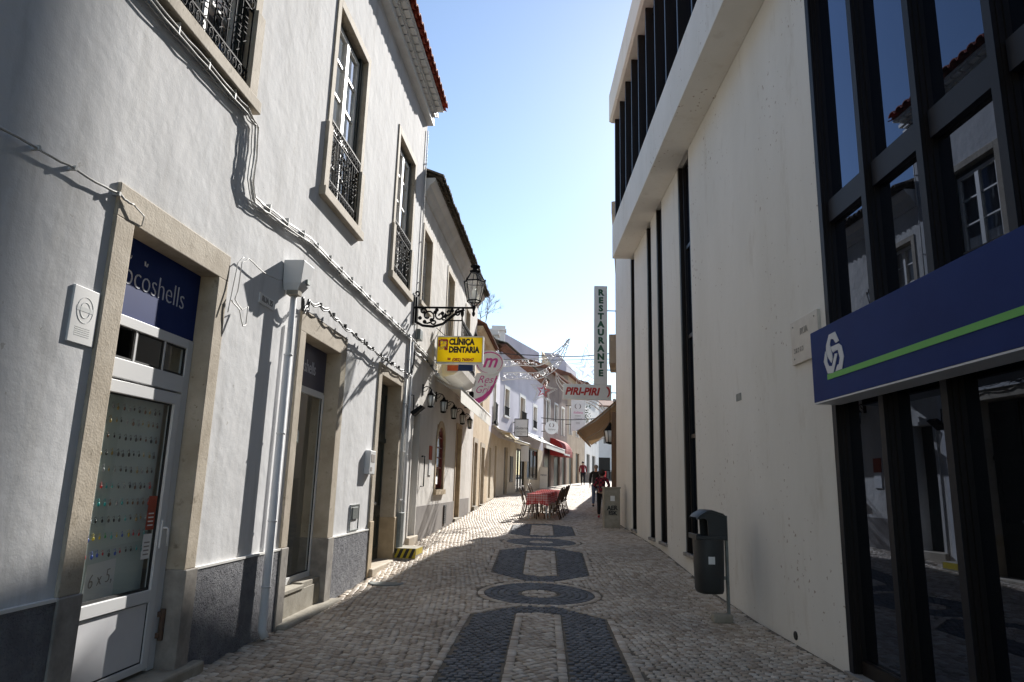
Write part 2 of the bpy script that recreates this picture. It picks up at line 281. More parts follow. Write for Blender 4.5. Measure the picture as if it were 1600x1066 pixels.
m['mortar']=mk('sandy_joint',(.17,.14,.105),.95,col2=(.11,.09,.065),vscale=3,bumps=(('n',60,.5,.006),),col3=(.06,.075,.03),c3scale=4,c3lo=.6,c3hi=.75)
m['far_cobble']=mk('far_cobble_sheet',(.42,.37,.30),.75,col2=(.30,.255,.20),vscale=9,bumps=(('v',9,.4,.02),))
# ------------------------------------------------------------------ text
def text(body,size,mat,parent,org,right,up,bold=0,shear=0,align='CENTER',depth=.004,sx=1,name='lettering',spacing=1):
    cu_=bpy.data.curves.new('t','FONT'); cu_.body=body; cu_.size=size; cu_.offset=bold; cu_.shear=shear; cu_.align_x=align; cu_.align_y='CENTER'; cu_.extrude=depth/2; cu_.space_character=spacing; cu_.resolution_u=3
    o=bpy.data.objects.new('t',cu_); COL.objects.link(o); dg=bpy.context.evaluated_depsgraph_get(); me=bpy.data.meshes.new_from_object(o.evaluated_get(dg))
    right=Vector(right).normalized(); up=Vector(up).normalized(); n=right.cross(up); org=Vector(org)
    mb=MB(); mb.add([org+right*v.co.x*sx+up*v.co.y+n*(v.co.z+depth/2) for v in me.vertices],[tuple(p.vertices) for p in me.polygons])
    bpy.data.objects.remove(o); bpy.data.curves.remove(cu_); bpy.data.meshes.remove(me)
    return mb.build(name,mat,parent)
UP=Vector((0,0,1))
# ------------------------------------------------------------------ ground
def ground():
    ys=[-60,-20,0,4,9,10,11,12,13,14,15,16.5,18,19.5,21,22.5,24,26,28,31,35,44,53,80,140,300]
    xs=[-150,-60,-20,-8,-4,0,4,8,20,60,150]; mb=MB(); vs=[(x,y,gz(y)-.012) for y in ys for x in xs]; n=len(xs)
    mb.add(vs,[(j*n+i,j*n+i+1,(j+1)*n+i+1,(j+1)*n+i) for j in range(len(ys)-1) for i in range(n-1)])
    o=mb.build('ground',m['mortar']); o['kind']='structure'
    ys=[y for y in ys if 47<=y<=140]+[46.9,60,70,90]; ys=sorted(set(ys)); xs=[-6,0,4,8,14,22]; n=len(xs); mb=MB()
    mb.add([(x,y,gz(y)-.004) for y in ys for x in xs],[(j*n+i,j*n+i+1,(j+1)*n+i+1,(j+1)*n+i) for j in range(len(ys)-1) for i in range(n-1)])
    o=mb.build('far_street_paving',m['far_cobble']); o['kind']='structure'
ground()
def cobbles():
    ax=math.radians(3); AX=np.array([math.sin(ax),math.cos(ax)]); AN=np.array([math.cos(ax),-math.sin(ax)]); P0=np.array([.5,10.53])
    def uv(p): d=p-P0; return d@AN,d@AX            # across, along (from circle centre)
    # medallion shapes in (u,v): hexagon bars and circles alternate every 5.1 m
    def hexa(v0,v1,w,c): return [(-w,v0+c),(0-w*.28,v0),(w*.28,v0),(w,v0+c),(w,v1-c),(w*.28,v1),(-w*.28,v1),(-w,v1-c)]
    bars=[(.92,4.28),(6.0+.1,9.4+.15)]; near=(-7.2,-.86)
    hexs=[hexa(a,b,.82,.55) for a,b in bars]+[hexa(*near,.84,.62)]
    inner=[[(-.29,a+.5),(0,a+.40),(.29,a+.5),(.29,b-.5),(0,b-.40),(-.29,b-.5)] for a,b in bars+[near]]
    circ=[(0,0,.8,.26),(0,5.1,.76,.26)]
    def inpoly(u,v,poly):
        r=np.zeros(len(u),bool); n=len(poly)
        for i in range(n):
            x1,y1=poly[i]; x2,y2=poly[(i+1)%n]
            c=((y1>v)!=(y2>v)); xi=(x2-x1)*(v-y1)/((y2-y1) if abs(y2-y1)>1e-9 else 1e-9)+x1
            r^=c&(u<xi)
        return r
    def dline(u,v,poly):
        d=np.full(len(u),9.); n=len(poly)
        for i in range(n):
            a=np.array(poly[i]); b=np.array(poly[(i+1)%n]); ab=b-a; t=np.clip(((u-a[0])*ab[0]+(v-a[1])*ab[1])/(ab@ab),0,1)
            d=np.minimum(d,np.hypot(u-a[0]-t*ab[0],v-a[1]-t*ab[1]))
        return d
    ST=[] # x,y,angle,hw,hl,dark
    def grid(x0,x1,y0,y1,du,dv,rot,wave=0,step=.5,warp=0):
        c,s=math.cos(rot),math.sin(rot); ext=max(x1-x0,y1-y0)
        a=np.arange(-ext,ext,du); b=np.arange(-ext,ext,dv); A,B=np.meshgrid(a,b); row=np.arange(len(b))[:,None]
        A=A+(row%2)*du*step+np.random.normal(0,du*.07,A.shape); B=B+np.random.normal(0,dv*.05,B.shape)
        B=B+wave*np.sin(A*1.9+np.sin(B*.8)*1.5)+wave*.5*np.sin(A*4.3+B*1.1); A=A+warp*np.sin(B*1.3+A*.6)
        cx,cy=(x0+x1)/2,(y0+y1)/2; X=cx+A*c-B*s; Y=cy+A*s+B*c; X=X.ravel(); Y=Y.ravel(); k=(X>x0)&(X<x1)&(Y>y0)&(Y<y1)
        return X[k],Y[k]
    AL=math.radians(4.5)
    def corridor(X,Y):
        lo=(-3.1+.02)/math.cos(AL)+Y*math.tan(AL); hi=(3.08-.02)+Y*.0105
        hi=np.where(Y>21.4,3.31+(Y-21.4)*math.tan(math.radians(9.8)),hi)
        b3=-.5+(Y-33.1)*math.tan(math.radians(13.1)); b4=2.15+(Y-44.7)*math.tan(math.radians(16)); lo=np.where(Y>33.1,b3,lo); lo=np.where(Y>44.7,b4,lo)
        return (X>lo+.03)&(X<hi-.03)
    outl=hexs
    def cls(X,Y):
        U,V=uv(np.stack([X,Y],1)); dark=np.zeros(len(X),bool); inn=np.zeros(len(X),bool); near_edge=np.full(len(X),9.); ci=np.zeros(len(X),bool)
        for h,i in zip(hexs,inner):
            a=inpoly(U,V,h); b=inpoly(U,V,i); dark|=a&~b; inn|=b; near_edge=np.minimum(near_edge,np.minimum(dline(U,V,h),dline(U,V,i)))
        for cx,cy,r,ri in circ:
            d=np.hypot(U-cx,V-cy); ci|=d<r+.02; near_edge=np.minimum(near_edge,np.where(d>=r,np.abs(d-r-.05),9))
        return U,V,dark,inn,near_edge,ci
    # field stones
    X,Y=grid(-4,13,-1,47,.086,.082,math.radians(-24),wave=.02,warp=.03)
    k=corridor(X,Y); X,Y=X[k],Y[k]; U,V,dk,inn,ne,ci=cls(X,Y); k=(~dk)&(~inn)&(~ci)&(ne>.1)
    X,Y=X[k],Y[k]; n=len(X); ST.append(np.stack([X,Y,np.random.normal(math.radians(-20),.12,n),np.random.uniform(.034,.043,n),np.random.uniform(.033,.041,n),np.zeros(n)],1))
    # dark stones, rows along the axis
    X,Y=grid(-2,3,1,22,.074,.084,-ax,wave=.008); U,V,dk,inn,ne,ci=cls(X,Y); k=dk&(ne>.03); X,Y=X[k],Y[k]; n=len(X)
    ST.append(np.stack([X,Y,np.random.normal(-ax,.05,n),np.random.uniform(.029,.0355,n),np.random.uniform(.032,.041,n),np.ones(n)],1))
    # inner stones on the diagonal
    X,Y=grid(-2,3,1,22,.082,.082,math.radians(45)-ax,wave=.01); U,V,dk,inn,ne,ci=cls(X,Y); k=inn&(ne>.1); X,Y=X[k],Y[k]; n=len(X)
    ST.append(np.stack([X,Y,np.random.normal(math.radians(45)-ax,.08,n),np.random.uniform(.034,.0395,n),np.random.uniform(.034,.0395,n),np.zeros(n)],1))
    # light border rows
    def row(poly,off,step=.1):
        n=len(poly); c=np.array(poly).mean(0); out=[]
        for i in range(n):
            a=np.array(poly[i]); b=np.array(poly[(i+1)%n]); L_=np.hypot(*(b-a)); d=(b-a)/L_; nn=np.array([d[1],-d[0]])
            if nn@(((a+b)/2)-c)<0: nn=-nn
            k=max(1,int(L_/step)); 
            for j in range(k):
                p=a+d*L_*(j+.5)/k+nn*off; q=P0+AN*p[0]+AX*p[1]; dd=AN*d[0]+AX*d[1]
                out.append((q[0],q[1],math.atan2(dd[1],dd[0]),L_/k/2-.005,.042,0))
        return out
    ex=[]
    for h in hexs: ex+=row(h,.052)
    for i in inner: ex+=row(i,-.052)
    for cx,cy,r,ri in circ:
        rr=r+.05; rings=[(rr,0)]+[(r-.05-j*.098,1) for j in range(5)]+[(ri-.05,0),(ri-.15,0)]
        for q,dk in rings:
            if q<.04: continue
            k=max(5,int(2*PI*q/.1))
            for j in range(k):
                t=2*PI*j/k; u_,v_=cx+q*math.cos(t),cy+q*math.sin(t); p=P0+AN*u_+AX*v_; ex.append((p[0],p[1],-t*1-0+PI/2-ax if False else math.atan2((AX*math.cos(t)-AN*math.sin(t))[1],(AX*math.cos(t)-AN*math.sin(t))[0]),PI*q/k-.005,.043,dk))
    ST.append(np.array(ex)); S=np.concatenate(ST); n=len(S)
    c,s=np.cos(S[:,2]),np.sin(S[:,2]); zc=np.interp(S[:,1],YS,ZS)+np.random.normal(0,.0015,n); tx=np.random.normal(0,.016,n); ty=np.random.normal(0,.016,n)
    V=np.zeros((n,12,3)); sg=[(-1,-1),(1,-1),(1,1),(-1,1)]
    for lv,(k,dz) in enumerate([(.84,.0),(1.,-.007),(1.04,-.03)]):
        for i,(a,b) in enumerate(sg):
            jx=a*S[:,3]*k*(1+np.random.uniform(-.12,.08,n)); jy=b*S[:,4]*k*(1+np.random.uniform(-.12,.08,n))
            V[:,lv*4+i,0]=S[:,0]+jx*c-jy*s; V[:,lv*4+i,1]=S[:,1]+jx*s+jy*c
            V[:,lv*4+i,2]=zc+dz+(jx*tx+jy*ty if lv<2 else 0)+(V[:,lv*4+i,1]-S[:,1])*.0
    # follow slope
    V[:,:,2]+=np.interp(V[:,:,1],YS,ZS)-np.interp(S[:,1],YS,ZS)[:,None]
    fb=[(0,1,2,3)]+[(a*4+i,(a+1)*4+i,(a+1)*4+(i+1)%4,a*4+(i+1)%4) for a in (0,1) for i in range(4)]
    Fa=(np.arange(n)[:,None,None]*12+np.array(fb)[None]).reshape(-1,4); nf=len(Fa)
    me=bpy.data.meshes.new('cobbled_street'); me.vertices.add(n*12); me.vertices.foreach_set('co',V.reshape(-1)); me.loops.add(nf*4); me.loops.foreach_set('vertex_index',Fa.reshape(-1).astype(np.int32)); me.polygons.add(nf)
    me.polygons.foreach_set('loop_start',(np.arange(nf)*4).astype(np.int32)); me.polygons.foreach_set('loop_total',np.full(nf,4,np.int32)); me.update(calc_edges=True)
    for nm,val in (('tone',np.repeat(np.clip(np.random.beta(2.5,2.5,n),0,1),12)),('dark',np.repeat(S[:,5],12))):
        a=me.attributes.new(nm,'FLOAT','POINT'); a.data.foreach_set('value',val.astype(np.float32))
    me.materials.append(m['cobble']); o=bpy.data.objects.new('cobbled_street',me); COL.objects.link(o); o['kind']='structure'
cobbles()
# ------------------------------------------------------------------ building helpers
def wall(mb,fr,s0,s1,z0,z1,ops,depth=.3,o=0):
    ss=sorted(set([s0,s1]+[v for p in ops for v in p[:2] if s0<v<s1])); zs=sorted(set([z0,z1]+[v for p in ops for v in p[2:4] if z0<v<z1]))
    for a,b in zip(ss,ss[1:]):
        for c,d in zip(zs,zs[1:]):
            if any(p[0]<=a+1e-6 and b<=p[1]+1e-6 and p[2]<=c+1e-6 and d<=p[3]+1e-6 for p in ops): continue
            mb.quad(fr(o,a,c),fr(o,b,c),fr(o,b,d),fr(o,a,d))
    for p in ops:
        a,b,c,d=p[:4]; q=o-depth
        mb.quad(fr(o,a,c),fr(q,a,c),fr(q,a,d),fr(o,a,d)); mb.quad(fr(o,b,c),fr(q,b,c),fr(q,b,d),fr(o,b,d)); mb.quad(fr(o,a,d),fr(o,b,d),fr(q,b,d),fr(q,a,d)); mb.quad(fr(o,a,c),fr(o,b,c),fr(q,b,c),fr(q,a,c))
    return mb
def shell(mb,fr,s0,s1,z0,z1,D):   # back, ends and ceiling of a building volume
    mb.quad(fr(-D,s0,z0),fr(-D,s1,z0),fr(-D,s1,z1),fr(-D,s0,z1)); mb.quad(fr(0,s0,z0),fr(-D,s0,z0),fr(-D,s0,z1),fr(0,s0,z1)); mb.quad(fr(0,s1,z0),fr(-D,s1,z0),fr(-D,s1,z1),fr(0,s1,z1)); mb.quad(fr(0,s0,z1),fr(0,s1,z1),fr(-D,s1,z1),fr(-D,s0,z1)); return mb
def surround(mb,fr,a,b,c,d,w,o=.022,wl=None,head=None,dep=.3):   # stone frame lining an opening; ring around it and lined reveals
    wl=wl or w; head=head or w
    mb.box(fr,-dep,o,a-w,a+.005,c,d+head-.002); mb.box(fr,-dep,o,b-.005,b+wl,c,d+head-.002); mb.box(fr,-dep,o+.001,a-.001,b+.001,d-.005,d+head); return mb
def railing(fr,a,b,z0,z1,o,parent,name='railing'):
    mb=MB(); r=.008
    mb.box(fr,o-.02,o+.02,a,b,z1-.025,z1); mb.box(fr,o-.012,o+.012,a,b,z0+.04,z0+.06); mb.box(fr,o-.01,o+.01,a,b,z1-.17,z1-.155); mb.box(fr,o-.01,o+.01,a,b,z0+.19,z0+.205)
    n=max(4,int((b-a)/.105)); st=(b-a)/n; H=z1-z0
    for i in range(n+1):
        s=a+i*st; mb.tube([fr(o,s,z0),fr(o,s,z1-.02)],r*.85,6)
    for i in range(n):
        s=a+(i+.5)*st
        for zc in (z0+.125,z1-.095):
            mb.tube([fr(o+.012,s+.034*math.cos(t),zc+.05*math.sin(t)) for t in np.linspace(0,2*PI,9)[:-1]],.006,5,True)
            mb.tube([fr(o+.012,s-.018+.012*math.cos(t),zc+.012*math.sin(t)) for t in np.linspace(0,2*PI,6)[:-1]],.005,5,True)
        if i%3!=2:
            zc=z0+H*(.42+.16*((i%3)));
            for k in range(4):
                zz=zc-.07+k*.055; mb.tube([fr(o+.014,s-st*.5,zz),fr(o+.014,s+st*.5,zz+.02)],.006,5)
            mb.tube([fr(o+.014,s-st*.5,zc-.12),fr(o+.014,s,zc-.17),fr(o+.014,s+st*.5,zc-.12)],.006,5); mb.tube([fr(o+.014,s-st*.5,zc+.15),fr(o+.014,s,zc+.2),fr(o+.014,s+st*.5,zc+.15)],.006,5)
    return mb.build(name,m['iron'],parent)
def sash(fr,a,b,c,d,o,root,rows=4,mat='white_wood',fw=.07,door_split=True,glass='glass_up',curtain=True,outer=None):
    w=MB(); w.box(fr,o-.05,o,a,a+fw,c,d); w.box(fr,o-.05,o,b-fw,b,c,d); w.box(fr,o-.05,o,a+fw,b-fw,d-fw,d); w.box(fr,o-.05,o,a+fw,b-fw,c,c+fw)
    mid=(a+b)/2
    if door_split: w.box(fr,o-.05,o+.012,mid-.05,mid+.05,c+fw,d-fw)
    for i in range(1,rows):
        z=c+(d-c)*i/rows
        if door_split: w.box(fr,o-.04,o-.008,a+fw,mid-.05,z-.016,z+.016); w.box(fr,o-.04,o-.008,mid+.05,b-fw,z-.016,z+.016)
        else: w.box(fr,o-.04,o-.008,a+fw,b-fw,z-.016,z+.016)
    win=w.build('window',m[mat],root)
    g=MB(); g.quad(fr(o-.03,a+fw,c+fw),fr(o-.03,b-fw,c+fw),fr(o-.03,b-fw,d-fw),fr(o-.03,a+fw,d-fw)); g.build('pane',m[glass],win)
    if curtain:
        k=MB(); n=24; pts=[(o-.14+.02*math.sin(i*1.9),a+(b-a)*i/n) for i in range(n+1)]
        for (p,s),(q,t) in zip(pts,pts[1:]): k.quad(fr(p,s,c),fr(q,t,c),fr(q,t,d),fr(p,s,d))
        k.build('curtain',m['curtain'],win)
    if outer:
        e=MB(); t=.04; e.box(fr,o-.06,o+.03,a-t,a,c,d+t); e.box(fr,o-.06,o+.03,b,b+t,c,d+t); e.box(fr,o-.06,o+.03,a,b,d,d+t); e.build('shutter_box',m[outer],win)
    return win
def tile_eave(mb,fr,s0,s1,o_out,z_out,slope,depth,step=.21,r=.085,rnd=.0):
    n=int((s1-s0)/step); st=(s1-s0)/n
    for i in range(n):
        sc=s0+(i+.5)*st; dz=random.uniform(-rnd,rnd); do=random.uniform(-rnd,rnd); k=7
        for seg in range(max(1,int(depth/.4))):
            oo=o_out+do-seg*.4; zz=z_out+dz+seg*.4*slope; o2=oo-.46; z2=zz+.46*slope; vs=[]
            for (q,zq,rr) in ((oo,zz,r*1.06),(o2,z2,r*.92)):
                for j in range(k+1):
                    t=PI*j/k; vs.append(fr(q,sc-rr*math.cos(t)*1.05,zq+rr*math.sin(t)*.9))
                for j in range(k+1):
                    t=PI*j/k; vs.append(fr(q,sc-(rr-.018)*math.cos(t)*1.05,zq+(rr-.018)*math.sin(t)*.9))
            K=k+1; fs=[(j,j+1,2*K+j+1,2*K+j) for j in range(k)]+[(K+j,K+j+1,3*K+j+1,3*K+j) for j in range(k)]+[(j,j+1,K+j+1,K+j) for j in range(k)]
            mb.add(vs,fs)
        # channel tile below
        vs=[]; 
        for (q,zq) in ((o_out-.04,z_out-.03),(o_out-depth,z_out-.03+(depth-.04)*slope)):
            for j in range(6):
                t=PI*j/5; vs.append(fr(q,sc+st/2-.085*math.cos(t),zq+.03-.05*math.sin(t)))
        mb.add(vs,[(j,j+1,7+j,6+j) for j in range(5)])
# ================================================================== LEFT TOWNHOUSE
T1=thing('townhouse','white rendered townhouse in the left foreground with red tiled eave and barred upstairs windows','house',tuple(L(0,-6,0)),-4.5)
ops1=[(4.41,5.65,-.3,3.34),(7.78,9.12,-.3,3.30),(11.30,12.72,-.3,3.36),(.95,2.1,-.3,3.34),(-2.6,-1.2,-.3,3.34)]
wins1=[(a,a+1.3) for a in (-2.55,.9,4.45,8.02,11.5)]
ops=ops1+[(a,b,5.22,7.93) for a,b in wins1]
w=MB(); wall(w,L,-6,13.75,.82,9.55,ops,.34); wall(w,L,-6,13.75,-.4,.82,[o for o in ops1],.34); shell(w,L,-6,13.75,-.4,9.55,7); w.build('wall',m['plaster'],T1)
# inner party partitions / floors
w=MB(); 
for a,b,bk in ((4.1,6.6,-2.2),(7.3,10.2,-3.4),(10.6,13.4,-2.),(-3.4,3.9,-3)):
    w.quad(L(bk,a,0),L(bk,b,0),L(bk,b,3.6),L(bk,a,3.6)); w.quad(L(-.35,a,0),L(bk,a,0),L(bk,a,3.6),L(-.35,a,3.6)); w.quad(L(-.35,b,0),L(bk,b,0),L(bk,b,3.6),L(-.35,b,3.6)); w.quad(L(-.35,a,3.6),L(bk,a,3.6),L(bk,b,3.6),L(-.35,b,3.6)); w.quad(L(-.2,a,.05),L(bk,a,.05),L(bk,b,.05),L(-.2,b,.05))
w.build('shop_interior',m['inner'],T1)
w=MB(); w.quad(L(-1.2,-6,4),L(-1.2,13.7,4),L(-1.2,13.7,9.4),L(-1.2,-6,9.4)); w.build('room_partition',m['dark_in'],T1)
# splash plinth proud of the wall
segs=[(-6,-2.8),(-1.0,.75),(2.3,4.21),(5.82,7.60),(9.36,11.10),]
for a,b in segs:
    w=MB(); w.box(L,-.05,.028,a,b,-.3,.82+.0); sp=w.build('splash_plinth',m['splash'],T1,bevel=.01)
    w=MB(); w.box(L,-.02,.034,a,b,.822,.842); w.build('plinth_trim',m['white_paint'],sp)
# door surrounds
def door_surround(a,b,d,wn,wf,head,zb=.84,mat='limestone',base='dirty_stone'):
    w=MB(); w.box(L,-.345,.025,a-wn,a+.006,zb,d); w.box(L,-.345,.025,b-.006,b+wf,zb,d); w.box(L,-.345,.0255,a-wn,b+wf,d-.004,d+head); s=w.build('door_surround',m[mat],T1,bevel=.008)
    w=MB(); w.box(L,-.345,.045,a-wn-.012,a+.009,-.3,zb); w.build('base_block',m[base],s,bevel=.008); w=MB(); w.box(L,-.345,.045,b-.009,b+wf+.012,-.3,zb); w.build('base_block',m[base],s,bevel=.008); return s
door_surround(4.41,5.65,3.34,.2,.17,.24); door_surround(7.78,9.12,3.30,.18,.22,.26,mat='limestone'); door_surround(11.30,12.72,3.36,.2,.18,.19,zb=.95,mat='limestone',base='limestone_y')
door_surround(.95,2.1,3.34,.2,.18,.22); door_surround(-2.6,-1.2,3.34,.2,.18,.22)
# steps
w=MB(); w.box(L,-.3,.12,4.36,5.98,-.2,.085); w.build('doorstep',m['concrete'],T1,bevel=.02)
w=MB(); w.box(L,-.25,.16,7.62,9.5,-.2,.045); w.build('kerb_step',m['concrete'],T1,bevel=.03)
w=MB(); w.box(L,-.3,.10,11.18,12.86,-.2,.22); w.build('doorstep',m['limestone'],T1,bevel=.02)
w=MB(); w.box(L,-.2,-.02,7.79,9.11,0,.30); w.box(L,-.25,-.005,7.79,8.5,.30,.345); w.box(L,-.25,-.03,8.5,9.11,.30,.365); w.build('shopfront_sill',m['concrete'],T1,bevel=.006)
# upstairs windows
for i,(a,b) in enumerate(wins1):
    root=T1; win=sash(L,a+.05,b-.17,5.24,7.80,-.07,T1,rows=5)
    w=MB(); w.box(L,-.3,-.05,b-.16,b-.10,5.24,7.9); w.box(L,-.3,-.07,b-.06,b-.012,5.24,7.9); w.box(L,-.3,-.1,a+.01,b-.18,7.82,7.9); w.build('shutter',m['green_door'],win)
    w=MB(); surround(w,L,a,b,5.22,7.93,.13,.02,dep=.33); w.box(L,0,.048,a-.165,a-.0,5.21,6.12); w.box(L,0,.048,b+.0,b+.165,5.21,6.12); w.build('stone_frame',m['limestone'],win,bevel=.006)
    w=MB(); w.box(L,-.34,.085,a-.2,b+.2,5.09,5.22); w.build('sill',m['limestone'],win,bevel=.008)
    railing(L,a+.01,b-.01,5.23,6.24,.0,win)
# eave
w=MB(); ns=int(19.8/.24)
for i in range(ns):
    s=-6+i*.24; w.box(L,-.02,.20,s+.02,s+.22,9.5,9.57); 
w.box(L,-.3,.14,-6,13.78,9.36,9.5); w.box(L,-.3,.22,-6,13.79,9.57,9.64)
for i in range(ns): s=-6+i*.24; w.box(L,-.02,.32,s+.02,s+.22,9.641,9.70)
w.box(L,-.3,.34,-6,13.8,9.70,9.745); w.build('cornice',m['white_paint'],T1)
w=MB(); tile_eave(w,L,-6,13.82,.43,9.80,.45,2.0,step=.24,r=.105); rf=w.build('roof',m['tile_red'],T1)
w=MB(); w.quad(L(.30,-6,9.76),L(.30,13.8,9.76),L(-3.5,13.8,11.4),L(-3.5,-6,11.4)); w.quad(L(-3.5,-6,11.4),L(-3.5,13.8,11.4),L(-7,13.8,9.8),L(-7,-6,9.8)); w.add([L(0,13.75,9.5),L(-3.5,13.75,11.38),L(-7,13.75,9.5)],[(0,1,2)]); w.build('roof_slope',m['tile_red'],rf)
# ---- door 1 : aluminium shop door
o=-.13; a,b=4.42,5.64
w=MB(); w.box(L,o-.05,o,a,a+.06,.09,2.74); w.box(L,o-.05,o,b-.09,b,.09,2.74); w.box(L,o-.05,o+.001,a+.06,b-.09,2.66,2.74); w.box(L,o-.05,o+.001,a+.06,b-.09,2.28,2.42)
for s in (4.86,5.24): w.box(L,o-.04,o-.008,s-.012,s+.012,2.42,2.66)
fr1=w.build('shop_door',m['alu'],T1,bevel=.004)
w=MB(); p=.01; w.box(L,o-.045,o+p,a+.07,a+.14,.12,2.26); w.box(L,o-.045,o+p,b-.19,b-.105,.12,2.26); w.box(L,o-.045,o+p,a+.14,b-.19,2.17,2.26); w.box(L,o-.045,o+p+.001,a+.14,b-.19,.62,.71); w.box(L,o-.045,o+p,a+.14,b-.19,.12,.17); w.build('door_leaf',m['alu'],fr1,bevel=.004)
w=MB(); w.box(L,o-.04,o-.005,a+.15,b-.2,.18,.61); w.build('lower_panel',m['alu_panel'],fr1)
w=MB()
for (s0,s1,z0,z1) in ((a+.14,b-.19,.71,2.17),(a+.06,4.848,2.42,2.66),(4.872,5.228,2.42,2.66),(5.252,b-.09,2.42,2.66)):
    t=.012; w.box(L,o-.03,o-.012,s0,s0+t,z0,z1); w.box(L,o-.03,o-.012,s1-t,s1,z0,z1); w.box(L,o-.03,o-.012,s0+t,s1-t,z0,z0+t*1.6); w.box(L,o-.03,o-.012,s0+t,s1-t,z1-t,z1)
w.box(L,o-.02,o-.002,a+.142,b-.192,.172,.182); w.box(L,o-.02,o-.002,b-.2,b-.19,.182,.61); w.build('gasket',m['rubber'],fr1)
w=MB(); w.quad(L(o-.02,a+.14,.71),L(o-.02,b-.19,.71),L(o-.02,b-.19,2.17),L(o-.02,a+.14,2.17)); w.quad(L(o-.02,a+.06,2.42),L(o-.02,b-.09,2.42),L(o-.02,b-.09,2.66),L(o-.02,a+.06,2.66)); w.build('glazing',m['glass'],fr1)
w=MB(); w.box(L,o+p,o+p+.012,b-.165,b-.135,1.02,1.24); w.tube([L(o+.01,b-.15,1.18),L(o+.055,b-.15,1.18),L(o+.06,b-.14,1.17),L(o+.06,b-.125,1.04)],.009,8); w.build('handle',m['alu'],fr1)
# upper sign panel
w=MB(); w.box(L,o-.04,o-.012,4.42,5.64,2.745,3.335); sg=w.build('sign_panel',m['navy'],T1)
text('Cocoshells',.255,m['letter_w'],sg,L(o-.012,4.94,3.05),L.d,UP,bold=-.0045,sx=.88)
w=MB()
for s in (4.63,4.835): w.tube([L(o-.006,s,3.17),L(o-.006,s-.006,3.205)],.006,6); w.tube([L(o-.006,s+.02,3.17),L(o-.006,s+.03,3.195)],.006,6)
w.build('emblem',m['letter_w'],sg)
# ---- door 2: shopfront glass
o=-.17; a,b=7.79,9.11
w=MB(); w.box(L,o-.05,o,a,a+.04,.35,2.72); w.box(L,o-.05,o,b-.04,b,.35,2.72); w.box(L,o-.05,o+.001,a+.04,b-.04,2.66,2.74); w.box(L,o-.05,o+.001,a+.04,b-.04,.35,.43); sf=w.build('shopfront_window',m['alu'],T1,bevel=.003)
w=MB(); w.quad(L(o-.02,a+.04,.43),L(o-.02,b-.04,.43),L(o-.02,b-.04,2.66),L(o-.02,a+.04,2.66)); w.build('pane',m['glass'],sf)
w=MB(); w.box(L,o-.03,o-.015,a+.04,a+.052,.43,2.66); w.box(L,o-.03,o-.015,b-.052,b-.04,.43,2.66); w.box(L,o-.03,o-.015,a+.052,b-.052,.43,.445); w.build('gasket',m['rubber'],sf)
w=MB(); w.box(L,o-.04,o-.012,7.79,9.11,2.745,3.295); sg=w.build('sign_panel',m['navy_dk'],T1)
text('Cocoshells',.235,m['letter_w'],sg,L(o-.012,8.32,3.0),L.d,UP,sx=.8)
w=MB(); # chairs and boxes stacked inside, dim
w.box(L,-1.9,-1.3,8.2,8.8,.05,.75); w.box(L,-1.7,-1.2,8.3,8.7,.75,1.5); w.box(L,-1.1,-.7,8.5,8.9,.05,.5); w.build('stored_goods',m['brown_wall'],T1)
# ---- door 3: dark green door
w=MB(); o=-.24; w.box(L,o-.06,o,11.31,12.71,.22,3.34)
for s0,s1 in ((11.4,11.95),(12.07,12.62)):
    for z0,z1 in ((.4,1.0),(1.12,2.2),(2.45,3.2)):
        w.box(L,o,o+.02,s0,s1,z0,z0+.04); w.box(L,o,o+.02,s0,s1,z1-.04,z1); w.box(L,o,o+.02,s0,s0+.04,z0+.04,z1-.04); w.box(L,o,o+.02,s1-.04,s1,z0+.04,z1-.04)
w.box(L,o,o+.04,11.98,12.04,.24,3.3); w.box(L,o,o+.035,11.32,12.70,2.28,2.36); gd=w.build('green_door',m['green_door'],T1)
w=MB(); w.ball(L(o+.06,12.1,1.2),.03); w.build('knob',m['steel'],gd)
for a,b in ((.96,2.09),(-2.59,-1.21)):
    w=MB(); w.box(L,-.3,-.24,a,b,.05,3.33); w.build('plain_door',m['green_door'],T1)
# ================================================================== BUILDING 2 (aged, old roof)
T2=thing('old_house','aged white house with lichen covered roof tiles, arched red window and a balcony','house',tuple(L(0,13.75,.3)),-4.5)
ops=[(13.95,14.62,-.2,3.04),(16.75,17.85,1.42,3.0),(19.85,20.75,.2,3.2),(14.05,14.98,5.4,7.05),(17.25,18.3,4.62,7.1),(20.65,21.6,5.2,7.0),(20.75+2.2,20.75+2.25,1,1.05)]
ops=ops[:-1]
w=MB(); wall(w,L,13.75,23.5,1.08,8.0,ops,.3); wall(w,L,13.75,23.5,-.2,1.08,[q for q in ops if q[2]<1.08],.3,o=.0); shell(w,L,13.75,23.5,-.2,8.0,6); w.build('wall',m['plaster_b'],T2)
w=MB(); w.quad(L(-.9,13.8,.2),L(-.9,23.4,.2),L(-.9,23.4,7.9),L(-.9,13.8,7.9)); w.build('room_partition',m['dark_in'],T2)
w=MB(); w.box(L,-.05,.02,14.68,19.78,0,1.08); w.box(L,-.05,.02,20.82,22.9,0,1.12); w.build('painted_plinth',m['grey_paint'],T2)
w=MB()   # cornice profile
w.prism_s(L,[(-.1,7.72),(.03,7.72),(.05,7.80),(.10,7.86),(.13,7.95),(.20,8.0),(.24,8.06),(.24,8.11),(-.1,8.11)],13.76,23.55); w.build('cornice',m['plaster_b'],T2)
w=MB(); tile_eave(w,L,13.8,23.6,.40,8.17,.42,2.0,step=.2,r=.085,rnd=.012); tile_eave(w,L,13.9,23.5,.33,8.13,.42,.5,step=.2,r=.07,rnd=.015); rf=w.build('roof',m['tile_old'],T2)
